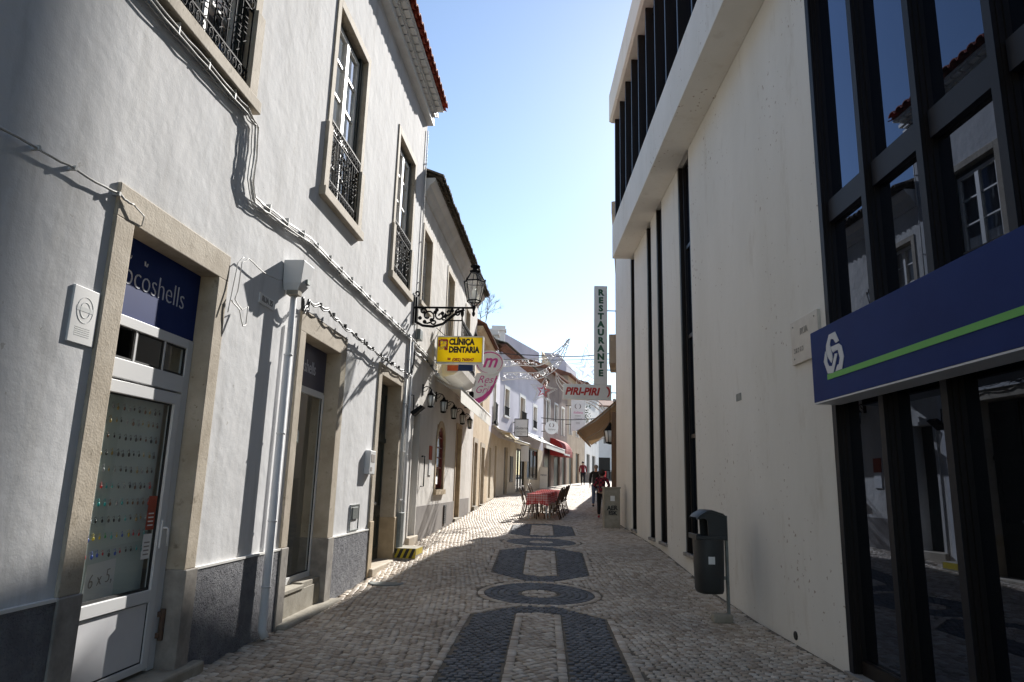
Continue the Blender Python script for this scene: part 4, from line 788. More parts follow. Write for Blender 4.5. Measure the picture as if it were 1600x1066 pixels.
for (s,z0,z1,r,o,mt,lab) in ((12.98,.95,3.55,.028,.04,'white_paint','slim white pipe next to the green door frame'),(13.14,.95,4.4,.022,.035,'cable_w','thin grey white conduit between the two white pipes'),(13.32,.9,4.35,.03,.045,'plaster','rightmost white pipe, beside the recessed dark door'),(13.70,4.5,9.2,.012,.03,'cable_w','thin conduit rising to the eave at the end of the townhouse')):
    T=thing('pipe',lab,'pipe',Lo(o,s,z0),-4.5); w=MB(); w.tube([L(o,s,z1),L(o,s,z0)],r,10); w.build('tube',m[mt],T); 
    for z in np.arange(z0+.3,z1,.9): w=MB(); w.box(L,0,o+r+.004,s-r-.006,s+r+.006,z,z+.014); w.build('clamp',m['plaster'],T)
T=thing('pipe_guard','grey metal pipe guard at the foot of the white pipes','guard',Lo(.06,13.1,.2),-4.5); w=MB(); w.prism_z(L,[(0.03,12.94),(.1,12.96),(.12,13.1),(.1,13.24),(.03,13.26)],.1,1.02); w.build('casing',m['galv'],T,bevel=.006)
# ---------------- cables
def catenary(fr,pts,sag=0,n=6,o=None,jit=.0,seed=0):
    rnd=random.Random(seed); out=[]
    for (a,b) in zip(pts,pts[1:]):
        for k in range(n):
            t=k/n; q=[a[i]+(b[i]-a[i])*t for i in range(3)]; out.append(fr(q[0]+rnd.uniform(-jit,jit)*.4,q[1],q[2]-sag*4*t*(1-t)+rnd.uniform(-jit,jit)))
    out.append(fr(*pts[-1])); return out
T=thing('white_cable_bundle','bundle of white cables clipped under the upstairs window and along the townhouse wall','cable',Lo(.03,6,4.3),-4.5)
w=MB()
main=[(.04,2,5.0),(.04,4.2,5.02),(.04,5.0,5.03),(.04,5.75,5.04),(.045,5.97,4.98),(.05,6.0,4.7),(.05,5.98,4.42),(.045,6.08,4.27),(.04,6.5,4.30),(.04,7.6,4.40),(.04,9.7,4.38),(.04,11.5,4.38),(.04,13.2,4.39),(.045,14.6,4.36),(.05,16,4.30)]
for j in range(9):
    dz=(j-4)*.012; pts=[(o-.015+.010*((j*3)%4),s+(dz*1.2 if 5.9<s<6.05 else 0),z+dz*(1 if not 5.9<s<6.05 else .2)) for o,s,z in main]; 
    for q,piece in enumerate([catenary(L,pts,.012,5,jit=.007,seed=j)]): w.tube(piece,.007 if j%2 else .0055,6)
w.build('cable',m['cable_w'],T)
for s in np.arange(2.2,15,.47):
    z=np.interp(s,[2,5.75,6.1,7.6,13.2,16],[5.0,5.04,4.28,4.40,4.39,4.3])
    if not 5.7<s<6.15: w=MB(); w.box(L,.0,.062,s-.006,s+.006,z-.05,z+.052); w.build('clip',m['cable_w'],T)
T=thing('white_cable','single white cable sagging across the wall to the first shop door','cable',Lo(.03,4,3.4),-4.5)
w=MB(); w.tube(catenary(L,[(.035,1.6,3.40),(.035,2.6,3.36),(.035,3.3,3.43),(.035,3.7,3.455),(.035,4.2,3.48),(.05,4.33,3.46)],.012,6,jit=.004),.0085,6); w.tube(catenary(L,[(.05,4.33,3.46),(.06,4.45,3.42),(.03,4.48,3.36),(-.05,4.44,3.34)],0,4),.005,6); w.build('cable',m['cable_w'],T)
for s,z in ((2.9,3.375),(3.45,3.435),(3.75,3.455),(4.18,3.475)): w=MB(); w.box(L,0,.05,s-.009,s+.009,z-.014,z+.014); w.build('clip',m['cable_w'],T)
T=thing('white_cable','loose white cable with a hanging loop right of the first door frame','cable',Lo(.03,6,3.3),-4.5)
w=MB(); w.tube(catenary(L,[(.05,6.9,3.68),(.05,6.5,3.63),(.05,6.1,3.66),(.05,5.98,3.58),(.05,5.96,3.3),(.06,5.9,3.2),(.06,6.06,3.14),(.06,6.17,3.2),(.08,6.13,3.02),(.09,6.05,2.98),(.08,5.97,3.12),(.05,5.86,3.18)],.004,4,jit=.004,seed=2),.006,6); w.tube(catenary(L,[(.05,6.0,3.64),(.05,5.9,3.55),(.05,5.86,3.3),(.06,5.8,3.05)],.0,4),.005,6); w.build('cable',m['cable_w'],T)
T=thing('black_cable','thick black cable with zip ties drooping over the second and third doors','cable',Lo(.06,10,3.6),-4.5)
pts=[(.12,7.33,3.62),(.10,7.40,3.50),(.09,7.5,3.55),(.08,7.62,3.66),(.07,7.95,3.71),(.07,8.3,3.74),(.07,8.7,3.69),(.07,9.3,3.67),(.07,9.9,3.66),(.07,10.5,3.64),(.07,11.2,3.63),(.07,11.9,3.64),(.07,12.6,3.65),(.07,13.2,3.66),(.07,13.35,3.95),(.07,13.4,4.2),(.07,14.0,4.22),(.07,14.9,4.22),(.08,16.3,4.14)]
w=MB(); w.tube(catenary(L,pts,.03,5,jit=.004),.016,7); w.tube(catenary(L,[(a+.02,b,c-.02) for a,b,c in pts],.045,5,jit=.006,seed=5),.009,6); w.build('cable',m['cable_k'],T)
rr=random.Random(9)
for s in [8.0,8.5,9.0,9.5,9.9,10.05,10.4,10.9,11.3,11.7,12.15,12.6,13.0,14.2,14.7,15.2,15.8]:
    z=np.interp(s,[p[1] for p in pts if p[1]<13.3 or p[1]>13.9],[p[2] for p in pts if p[1]<13.3 or p[1]>13.9])-.01; w=MB(); w.box(L,.04,.105,s-.014,s+.014,z-.026,z+.022); w.tube([L(.09,s,z-.02),L(.13,s+rr.uniform(-.05,.05),z-.02-rr.uniform(.02,.07))],.004,5); w.build('tie',m['rubber'],T)
w=MB(); w.tube([L(.05,13.25,3.62),L(.05,13.2,3.0),L(.05,13.22,2.6)],.006,5); w.build('loose_end',m['rubber'],T)
T=thing('flood_light','small black spotlight hanging on a wire left of the recessed dark door','light',Lo(.1,13.6,3),-4.5); w=MB(); w.prism_s(L,[(.05,2.95),(.25,3.1),(.3,3.06),(.1,2.88)],13.45,13.7); w.tube([L(.0,13.55,3.3),L(.08,13.55,3.3),L(.1,13.55,2.9)],.012,6); w.build('housing',m['iron'],T)
T=thing('junction_box','small grey junction box under the street lamp bracket','box',Lo(.0,13.9,4.6),-4.5); w=MB(); w.box(L,0,.1,13.75,14.0,4.5,4.72); w.build('case',m['galv'],T,bevel=.006)
# ---------------- street lamp on scroll bracket
def spiral(c,r0_,r1,a0,a1,n=18): return [(c[0]+(r0_+(r1-r0_)*t)*math.cos(a0+(a1-a0)*t),c[1]+(r0_+(r1-r0_)*t)*math.sin(a0+(a1-a0)*t)) for t in np.linspace(0,1,n)]
T=thing('street_lamp','black six sided street lantern on an ornate scroll bracket fixed to the townhouse corner','street lamp',Lo(0,13.45,5.0),-4.5)
P=lambda o,z,ds=0: L(o,13.45+ds,z)
w=MB(); w.box(L,0,.02,13.39,13.51,4.75,5.35); w.tube([P(.02,5.10),P(1.24,5.10)],.022,8); w.tube([P(.05,4.78),P(.05,5.32)],.026,8)
w.tube([P(*q) for q in [(.05,4.80),(.2,4.72),(.42,4.70),(.62,4.76),(.78,4.90),(.9,5.0),(1.05,5.06)]],.028,8)
for c,a,b,s0,s1 in (((.30,4.92),.16,.03,-2.0,5.5),((.55,4.93),.10,.02,2.5,9.5),((.72,5.0),.07,.015,3.5,10),((.2,5.02),.07,.015,0,6.5),((.92,4.99),.075,.015,1.2,8.0),((.43,4.80),.06,.01,3.6,9),((.05,5.40),.06,.01,-1.5,4.8),((.63,4.86),.05,.01,0,6)):
    w.tube([P(*q) for q in spiral(c,a,b,s0,s1)],.018,6)
for q in ((.45,5.0),(.38,4.84),(.6,4.98),(.14,4.88),(.48,5.05),(.24,4.8),(.66,4.92),(.8,5.04)): w.ball(P(*q),.042,(1,.6,1),8,5)
w.build('bracket',m['iron'],T)
c=P(1.24,5.02); w=MB(); w.lathe(c,[(.012,-.1),(.03,-.07),(.035,-.03),(.02,0),(.03,.05),(.045,.09),(.03,.13)],12); 
n=6; lv=[(.145,.22),(.225,.62)]; ax=Matrix.Rotation(.3,3,'Z')
def ring(r,z): return [c+ax@Vector((r*math.cos(2*PI*k/n+PI/6),r*math.sin(2*PI*k/n+PI/6),z)) for k in range(n)]
A,B_,C_=ring(.145,.22),ring(.225,.62),ring(.09,.84)
for q in (A,B_): w.tube(q,.014,6,True)
w.tube(C_,.012,6,True)
for k in range(n):
    w.tube([A[k],B_[k]],.010,6); w.tube([B_[k],C_[k]],.010,6); w.tube([c+Vector((0,0,.1)),(c+Vector((0,0,.12))+A[k])/2-Vector((0,0,.02)),A[k]],.007,5); w.ball(B_[k]+Vector((0,0,.03)),.016,(1,1,1.6),6,5)
w.lathe(c,[(.10,.84),(.115,.86),(.06,.88),(.05,.93),(.10,.95),(.105,.97),(.05,.99),(.02,1.0),(.004,1.02)],14); w.build('lantern_frame',m['iron'],T)
w=MB()
for k in range(n): j=(k+1)%n; w.quad(A[k],A[j],B_[j],B_[k]); w.quad(B_[k],B_[j],C_[j],C_[k])
lg=glassmat('lantern_glass',(.93,.93,.9),1.5,rough=.2,extra=.18); w.build('glass',lg,T)
w=MB(); w.lathe(c,[(.03,.2),(.05,.3),(.06,.42),(.03,.5)],10); w.build('bulb',m['lamp_glass'],T)
# ---------------- small wall lanterns
def wall_lantern():
    t=thing('wall_lantern','x','wall lantern',(0,0,0),0,'black wall lanterns along the old house')
    w=MB(); w.box(WD,0,.02,-.05,.05,.1,.34); w.tube([(.02,0,.26),(.08,0,.30),(.16,0,.28),(.2,0,.22)],.012,7); w.tube([(.02,0,.18),(.08,0,.2),(.12,0,.26)],.008,6); w.build('arm',m['iron'],t)
    w=MB(); w.lathe((.2,0,0),[(.01,.22),(.03,.2),(.035,.17),(.09,.12),(.095,.10)],10)
    for k in range(6): a=2*PI*k/6; w.tube([(.2+.09*math.cos(a),.09*math.sin(a),.10),(.2+.06*math.cos(a),.06*math.sin(a),-.13)],.007,5)
    w.lathe((.2,0,0),[(.065,-.13),(.07,-.14),(.07,-.155),(.02,-.17)],10); w.build('cage',m['iron'],t)
    w=MB(); w.lathe((.2,0,0),[(.078,.10),(.052,-.13)],10); w.build('glass',m['lamp_glass'],t); return t
lt0=wall_lantern()
for i,(s,z,lab) in enumerate(((14.75,3.35,'black wall lantern nearest the camera, above the recessed dark door'),(16.35,3.4,'second black wall lantern, left of the arched red window'),(17.95,3.4,'third black wall lantern, right of the arched red window'),(19.55,3.4,'fourth black wall lantern, left of the brown door'),(21.1,3.4,'farthest black wall lantern, right of the brown door'))):
    o=lt0 if i==0 else dup(lt0); o.location=L(.0,s,z); o.rotation_euler.z=math.radians(-4.5); o['label']=lab
# ---------------- yellow dental sign
T=thing('dental_sign','yellow illuminated box sign with black clinic lettering projecting from the old house','sign',Lo(.6,15.95,4.7),-4.5)
def Q(fr_s):  # sign plane perpendicular to the wall: (o,z) -> world, text runs away from the wall
    return lambda o,z,d=0: L(o,fr_s-d,z)
S=Q(15.95); w=MB(); w.box(L,.05,1.17,15.865,16.035,4.37,4.40); w.box(L,.05,1.17,15.865,16.035,5.0,5.03); w.box(L,.05,.075,15.865,16.035,4.40,5.0); w.box(L,1.145,1.17,15.865,16.035,4.40,5.0); w.build('box',m['alu'],T)
for y_ in (15.862,16.03): w=MB(); w.box(L,.075,1.145,y_,y_+.004,4.40,5.0); w.build('panel',m['yellow'],T)
text('CLÍNICA',.195,m['black'],T,S(.35,4.88,.094),L.n,UP,bold=.012,align='LEFT',sx=.80); text('DENTÁRIA',.195,m['black'],T,S(.35,4.69,.094),L.n,UP,bold=.012,align='LEFT',sx=.77)
text('(082) 760047',.095,m['red'],T,S(.70,4.455,.094),L.n,UP,bold=.004); text('DIAMANTINO LIMA',.035,m['red'],T,S(.26,4.57,.094),L.n,UP) if False else None
w=MB()
for (a,b,c,d) in ((.09,.14,4.76,4.93),(.14,.30,4.90,4.95),(.28,.32,4.68,4.93),(.24,.28,4.68,4.76)): w.box(L,a,b,15.852,15.86,c,d)
for (x0,zz) in ((.33,4.445),): w.box(L,x0,x0+.07,15.852,15.86,zz,zz+.03); w.box(L,x0-.01,x0+.08,15.852,15.859,zz+.035,zz+.05)
w.build('tooth_mark',m['red'],T)
w=MB(); 
for c_,r_ in (((.17,4.87),.045),((.26,4.86),.04)): w.tube([S(c_[0]+r_*math.cos(t),c_[1]+r_*math.sin(t),.096) for t in np.linspace(0,2*PI,15)[:-1]],.008,5,True)
w.tube([S(*q,.096) for q in [(.1,4.78),(.16,4.74),(.22,4.78),(.3,4.75)]],.009,5); w.tube([S(*q,.096) for q in [(.12,4.70),(.2,4.72),(.27,4.79)]],.009,5); w.build('figure_mark',m['awn_yel'],T)
w=MB(); w.tube([L(0,15.95,5.25),L(.25,15.95,5.03)],.008,6); w.tube([L(0,15.95,4.45),L(.06,15.95,4.45)],.012,6); w.build('bracket',m['iron'],T)
T=thing('small_banner','small orange and blue sign panel just below the yellow sign','sign',Lo(.5,17,4.2),-4.5); w=MB(); w.box(L,.15,.42,16.9,16.93,4.36,4.5); w.build('orange_panel',m['tile_red'],T); w=MB(); w.box(L,.43,.8,16.9,16.93,4.36,4.52); w.build('blue_panel',m['navy'],T)
# ---------------- oval grill sign
T=thing('grill_sign','white drop shaped sign with magenta script and round letter badge','sign',Lo(.5,21.6,4.2),-4.5)
sO=21.6; P=lambda o,z,d=0: L(o,sO-d,z)
body=[(.14,4.02),(.22,4.0),(.40,4.06),(.62,4.22),(.80,4.45),(.92,4.72),(1.0,4.98),(1.02,5.12),(.30,5.06),(.22,4.9),(.16,4.6),(.12,4.3)]
w=MB(); n_=len(body); w.add([P(a,b,0) for a,b in body]+[P(a,b,-.06) for a,b in body],[tuple(range(n_)),tuple(range(2*n_-1,n_-1,-1))]+[(i,(i+1)%n_,n_+(i+1)%n_,n_+i) for i in range(n_)]); w.build('panel',m['sign_w'],T)
ov=[(.70+.47*math.cos(t)*.98,5.40+.40*math.sin(t)) for t in np.linspace(0,2*PI,29)[:-1]]
w=MB(); n_=len(ov); w.add([P(a,b,.04) for a,b in ov]+[P(a,b,-.08) for a,b in ov],[tuple(range(n_)),tuple(range(2*n_-1,n_-1,-1))]+[(i,(i+1)%n_,n_+(i+1)%n_,n_+i) for i in range(n_)]); w.build('badge',m['sign_w'],T)
w=MB(); w.tube([P(.70+.41*math.cos(t),5.40+.34*math.sin(t),.045) for t in np.linspace(-.9,4.6,26)],[.004+.016*math.sin(PI*k/25) for k in range(26)],6); w.build('badge_ring',m['pink'],T)
w=MB(); pts=[(.16,4.06),(.3,4.06),(.52,4.16),(.74,4.38),(.88,4.66),(.97,5.0),(.93,4.98),(.84,4.72),(.70,4.50),(.5,4.32),(.3,4.23),(.16,4.22)]; n_=len(pts); w.add([P(a,b,.003) for a,b in pts]+[P(a,b,-.002) for a,b in pts],[tuple(range(n_)),tuple(range(2*n_-1,n_-1,-1))]+[(i,(i+1)%n_,n_+(i+1)%n_,n_+i) for i in range(n_)]); w.build('swoosh',m['pink'],T)
text('m',.62,m['pink'],T,P(.70,5.44,.045),L.n,UP,shear=.35,bold=.012,sx=.95)
text('Rest',.34,m['pink'],T,P(.62,4.85,.003),L.n,UP,shear=.4,bold=-.002); text('&',.13,m['pink'],T,P(.58,4.68,.003),L.n,UP); text('Grill',.34,m['pink'],T,P(.52,4.52,.003),L.n,UP,shear=.4,bold=-.002,sx=.9)
w=MB(); w.tube([P(0,5.35),P(.25,5.35)],.02,6); w.tube([P(0,4.45,-.02),P(.2,4.45,-.02)],.02,6); w.build('bracket',m['iron'],T)
T=thing('spot_lamp','small black spotlight fixed below the drop shaped sign','light',Lo(.2,21.2,3.9),-4.5); w=MB(); w.lathe(L(.2,21.2,4.15),[(.07,0),(.08,.05),(.08,.22),(.05,.26)],10); w.tube([L(0,21.2,3.9),L(.2,21.2,3.9),L(.2,21.2,4.15)],.02,6); w.build('housing',m['iron'],T)
# ---------------- RESTAURANTE / PIRI-PIRI signs
yS=22.3; T=thing('restaurant_sign','tall narrow white sign spelling RESTAURANTE downwards in dark green','sign',tuple(at(939,600,yS)))
a=at(929.5,447,yS); b=at(949.5,600,yS); a2=at(932,447,yS)
x0,x1,z0,z1=at(928.5,590,yS).x,at(949,590,yS).x,at(939,601,yS).z,at(939,447,yS).z; zr=.0
w=MB(); w.box(WD,x0,x1,yS,yS+.14,z0,z1); w.build('box',m['sign_grey'],T,bevel=.006)
for i,ch in enumerate('RESTAURANTE'): text(ch,.285,m['dgreen'],T,((x0+x1)/2,yS,z1-.24-i*(z1-z0-.5)/10.4),(1,0,0),UP,bold=.016,sx=1.05)
w=MB(); w.tube([(x1,yS+.07,at(950,485,yS).z),(x1+.6,yS+.07,at(950,485,yS).z)],.018,6); w.tube([(x1,yS+.07,z0+.5),(x1+.6,yS+.07,z0+.5)],.018,6); w.build('bracket',m['galv'],T)
T=thing('chilli_sign','white horizontal sign with red PIRI-PIRI lettering and a curved red chilli','sign',tuple(at(918,612,yS)))
x0,x1,z0,z1=at(880,612,yS).x,at(955.5,612,yS).x,at(918,624.5,yS).z,at(918,600.5,yS).z
w=MB(); w.box(WD,x0,x1,yS-.005,yS+.14,z0,z1-.004); w.build('box',m['sign_grey'],T,bevel=.006)
text('PIRI-PIRI',.335,m['red'],T,(x0+.06,yS-.006,(z0+z1)/2),(1,0,0),UP,bold=.014,shear=.25,align='LEFT',sx=.93)
w=MB(); ch=[(-.08,.19),(.0,.17),(.05,.09),(.06,0),(.04,-.09),(-.01,-.15),(-.06,-.17),(-.01,-.08),(.005,0),(-.01,.08),(-.05,.13)]; cx,cz=x1-.1,(z0+z1)/2; n_=len(ch); w.add([(cx+p,yS-.010,cz+q) for p,q in ch]+[(cx+p,yS-.005,cz+q) for p,q in ch],[tuple(range(n_)),tuple(range(2*n_-1,n_-1,-1))]+[(i,(i+1)%n_,n_+(i+1)%n_,n_+i) for i in range(n_)]); w.build('chilli_mark',m['red'],T)
w=MB(); w.tube([(x1,yS+.07,cz),(x1+.3,yS+.07,cz)],.018,6); w.build('bracket',m['galv'],T)
# ---------------- litter bin
bx,by=2.475,9.02
T=thing('litter_bin','dark grey plastic litter bin hung on a steel post before the cream wall','litter bin',(2.72,9.0,0))
w=MB(); prof=[(-.165,.36),(-.19,.38),(-.2,.42),(-.215,.75),(-.225,1.05)]
def shellring(z,rx,ry,n=20,cut=None):
    out=[]
    for k in range(n):
        a=2*PI*k/n; c_,s_=math.cos(a),math.sin(a); e=.62; out.append(Vector((bx+.085+.86*rx*abs(c_)**e*(1 if c_>=0 else -1),by+ry*abs(s_)**e*(1 if s_>=0 else -1),z)))
    return out
def loft(w,rings,cap0=True,cap1=True,smooth=True):
    n=len(rings[0]); vs=[p for r in rings for p in r]; w.add(vs,[(i*n+k,i*n+(k+1)%n,(i+1)*n+(k+1)%n,(i+1)*n+k) for i in range(len(rings)-1) for k in range(n)],smooth)
    if cap0: w.add(rings[0],[tuple(range(n-1,-1,-1))])
    if cap1: w.add(rings[-1],[tuple(range(n))])
loft(w,[shellring(z,rx,ry) for z,rx,ry in ((.335,.13,.12),(.345,.175,.17),(.38,.19,.19),(.7,.2,.205),(1.0,.205,.215),(1.02,.205,.215))],True,False)
w.build('body',m['bin'],T)
w=MB(); loft(w,[shellring(z,rx,ry) for z,rx,ry in ((1.0,.19,.21),(.8,.18,.2))],False,True); w.build('liner',m['bin_in'],T)
w=MB()  # hood: back shell and sloping lid with an opening to the left
X0=bx-.15; X1=bx+.27
side=[(X1,1.0),(X1,1.27),(X1-.03,1.30),(bx+.10,1.345),(bx+.03,1.34),(bx-.06,1.285),(bx-.095,1.25),(bx-.085,1.23),(bx+.0,1.245),(bx+.03,1.22),(bx+.04,1.0)]
n_=len(side)
for yy in (by-.2,by+.18): w.add([(x,yy,z) for x,z in side]+[(x,yy+.02,z) for x,z in side],[tuple(range(n_)),tuple(range(2*n_-1,n_-1,-1))]+[(i,(i+1)%n_,n_+(i+1)%n_,n_+i) for i in range(n_)])
top=[(X1,1.0),(X1,1.275),(X1-.03,1.31),(bx+.10,1.35),(bx+.02,1.345),(bx-.07,1.295),(bx-.105,1.255)]; tin=[(x+.01 if x<bx else x-.012,z-.014) for x,z in top]; n_=len(top)
ysq=[by-.205,by-.17,by+.17,by+.205]; 
for (p,q),(r,s_) in zip(zip(top,tin),zip(top[1:],tin[1:])):
    w.add([(p[0],by-.205,p[1]-.03),(r[0],by-.205,r[1]-.03),(r[0],by-.15,r[1]),(p[0],by-.15,p[1]),(p[0],by+.15,p[1]),(r[0],by+.15,r[1]),(r[0],by+.205,r[1]-.03),(p[0],by+.205,p[1]-.03)],[(0,1,2,3),(3,2,5,4),(4,5,6,7)],True)
w.build('hood',m['bin'],T)
w=MB(); w.box(WD,bx-.115,bx-.085,by-.19,by+.19,.985,1.05); w.box(WD,bx-.10,bx+.26,by-.218,by-.198,.99,1.035); w.box(WD,bx-.10,bx+.26,by+.198,by+.218,.99,1.035); w.build('rim',m['bin'],T,bevel=.006)
w=MB(); w.box(WD,bx+.02,bx+.10,by-.2265,by-.2245,.70,.79); w.build('label_sticker',m['sign_grey'],T)
w=MB(); w.box(WD,2.77,2.80,8.97,9.03,0.01,1.28); w.box(WD,2.735,2.77,8.985,9.015,.5,.54); w.build('post',m['galv'],T,bevel=.004)
w=MB(); w.box(WD,2.58,2.82,8.93,9.07,-.01,.10); w.build('footing',m['concrete'],T,bevel=.02)
# ---------------- utility cabinet
T=thing('utility_cabinet','stained concrete utility cabinet with black graffiti beside the cream wall','cabinet',(2.88,19.5,.45),-3)
w=MB(); w.box(WD,2.66,3.10,19.35,19.72,.4,1.56); w.build('case',m['concrete'],T,bevel=.01); w=MB(); w.box(WD,2.70,3.06,19.335,19.35,.85,1.48); w.build('door',m['concrete'],T,bevel=.004)
w=MB(); w.box(WD,2.64,3.12,19.33,19.74,1.56,1.60); w.build('lid',m['concrete'],T,bevel=.008)
text('AER',.16,m['black'],T,(2.88,19.33,1.03),(1,0,.05),UP,bold=.006); text('ESK',.14,m['black'],T,(2.89,19.33,.9),(1,0,-.05),UP,bold=.006)
w=MB(); w.box(WD,2.83,2.95,19.33,19.335,1.22,1.36); w.build('notice',m['sign_w'],T)
# ---------------- hazard step block, manhole
T=thing('hazard_block','low concrete step block with yellow and black hazard stripes on the cobbles','step',(-1.85,13.2,.24),-8)
ff=frame((-1.95,13.05),6,1); w=MB(); w.box(ff,-.12,.30,0,.6,.2,.40); w.build('block',m['concrete'],T,bevel=.012)
w=MB()
for k in range(4): x=-.10+k*.11; w.add([ff(min(.295,max(-.118,x+dx)),-.004,z) for dx,z in ((-.06,.23),(0,.23),(.07,.39),(.01,.39))]+[ff(min(.295,max(-.118,x+dx)),-.001,z) for dx,z in ((-.06,.23),(0,.23),(.07,.39),(.01,.39))],[(0,1,2,3),(7,6,5,4),(0,1,5,4),(1,2,6,5),(2,3,7,6),(3,0,4,7)])
w.build('black_stripe',m['rubber'],T); w=MB(); w.box(ff,-.119,.298,-.0008,.0,.225,.395); w.build('yellow_face',m['yel_k'],T)
w=MB(); w.box(ff,.300,.302,.03,.57,.28,.39); w.build('side_band',m['yel_k'],T)
w=MB(); w.lathe((-1.82,11.0,.062),[(.27,0),(.27,.012),(.24,.016),(.22,.012),(.0,.014)],28); o=w.build('manhole_cover',m['galv'],None,origin=(-1.82,11.0,.06)); tag(o,'round iron manhole cover in the cobbles near the green door','manhole')
# ================================================================== TABLES AND CHAIRS
def table():
    t=thing('cafe_table','x','table',(0,0,0),0,'cafe tables with red checked cloths')
    w=MB(); w.box(WD,-.30,.30,-.36,.36,.72,.745); w.build('tabletop',m['grey_wood'],t)
    for sx in (-1,1):
        for sy in (-1,1): w=MB(); w.tube([(sx*.26,sy*.31,.72),(sx*.275,sy*.33,0)],[.024,.018],8); w.build('leg',m['alu'],t)
    return t
def cloth():
    w=MB(); n=28; rings=[]
    def sq(r,k):
        a=4*k/n; q=int(a)%4; f=a-int(a); cs=[(-1,-1),(1,-1),(1,1),(-1,1)]; p,s_=cs[q],cs[(q+1)%4]; return (r*(p[0]+(s_[0]-p[0])*f),r*(p[1]+(s_[1]-p[1])*f))
    for lev,(r,z) in enumerate(((.372,.752),(.378,.735),(.392,.6),(.405,.47))):
        rg=[]
        for k in range(n):
            x,y=sq(r,k); cn=1-min((k%7),7-(k%7))/3.5; wv=.012*lev*math.sin(k*2.6); dz=-.07*lev/3*cn; sc=1+wv; rg.append(Vector((x*sc*.84,y*sc,z+dz)))
        rings.append(rg)
    vs=[p for r in rings for p in r]; w.add(vs,[(i*n+k,i*n+(k+1)%n,(i+1)*n+(k+1)%n,(i+1)*n+k) for i in range(3) for k in range(n)]); w.add(rings[0],[tuple(range(n))])
    o=w.build('tablecloth',m['gingham'],None,origin=(0,0,0)); tag(o,'x','tablecloth','red checked tablecloths'); md=o.modifiers.new('s','SOLIDIFY'); md.thickness=.004; return o
def chair():
    t=thing('bistro_chair','x','chair',(0,0,0),0,'dark bistro chairs around the tables')   # faces +y, back at -y
    w=MB(); w.lathe((0,0,.43),[(.205,0),(.215,.015),(.205,.03),(.0,.034)],18); w.build('seat',m['rattan'],t)
    for sx in (-1,1):
        w=MB(); w.tube([(sx*.15,.17,.43),(sx*.19,.21,0)],.015,7); w.build('leg',m['hwood'],t)
        w=MB(); w.tube([(sx*.16,-.15,.43),(sx*.17,-.2,.2),(sx*.185,-.27,0)],.015,7); w.build('leg',m['hwood'],t)
    w=MB(); w.tube([(-.16,-.15,.43),(-.20,-.20,.62),(-.19,-.26,.82),(-.12,-.30,.92),(0,-.31,.95),(.12,-.30,.92),(.19,-.26,.82),(.20,-.20,.62),(.16,-.15,.43)],.015,8); w.build('back_frame',m['hwood'],t)
    w=MB(); rows_=[(.56,.165,-.185),(.68,.165,-.225),(.80,.155,-.262),(.89,.11,-.293)]
    for (z,x,y),(z2,x2,y2) in zip(rows_,rows_[1:]): w.quad((-x,y,z),(x,y,z),(x2,y2,z2),(-x2,y2,z2))
    b=w.build('backrest',m['hwood'],t); md=b.modifiers.new('s','SOLIDIFY'); md.thickness=.012
    w=MB(); w.tube([(.17*math.cos(a),.0+.18*math.sin(a),.22) for a in np.linspace(0,2*PI,17)[:-1]],.009,6,True); w.build('stretcher',m['hwood'],t); return t
tb=table(); cl=cloth(); ch=chair()
def zt_(y): return gz(y)
TB=[(.97,21.62),(1.14,22.50),(1.31,23.38),(1.48,24.26)]
tl=['cafe table nearest the camera in the row','second cafe table of the row from the camera','third cafe table of the row from the camera','farthest cafe table of the row']
for i,(x,y) in enumerate(TB):
    t=tb if i==0 else dup(tb); t.location=(x,y,zt_(y)); t.rotation_euler.z=math.radians(-11); t['label']=tl[i]+', under its checked cloth'
    c_=cl if i==0 else cl.copy(); 
    if i: COL.objects.link(c_)
    c_.location=(x,y,zt_(y)); c_.rotation_euler.z=math.radians(-11); c_['label']='red checked cloth draped over the '+tl[i]
CH=[(.66,21.5,-84,'left side, nearest the camera'),(.78,22.25,-96,'left side, second from the camera'),(.98,23.6,-88,'left side, third from the camera'),(1.08,24.25,-92,'left side, farthest back'),
(1.36,21.55,80,'right side, nearest the camera'),(1.48,22.2,74,'right side, second from the camera'),(1.62,22.95,82,'right side, third from the camera'),(1.75,23.7,78,'right side, fourth from the camera'),(1.86,24.35,84,'right side, farthest back'),(1.0,22.0,4,'')]
for i,(x,y,rz,lab) in enumerate(CH[:9]):
    o=ch if i==0 else dup(ch); o.location=(x,y,zt_(y)); o.rotation_euler.z=math.radians(rz); o['label']='dark bistro chair at the red tables, '+lab
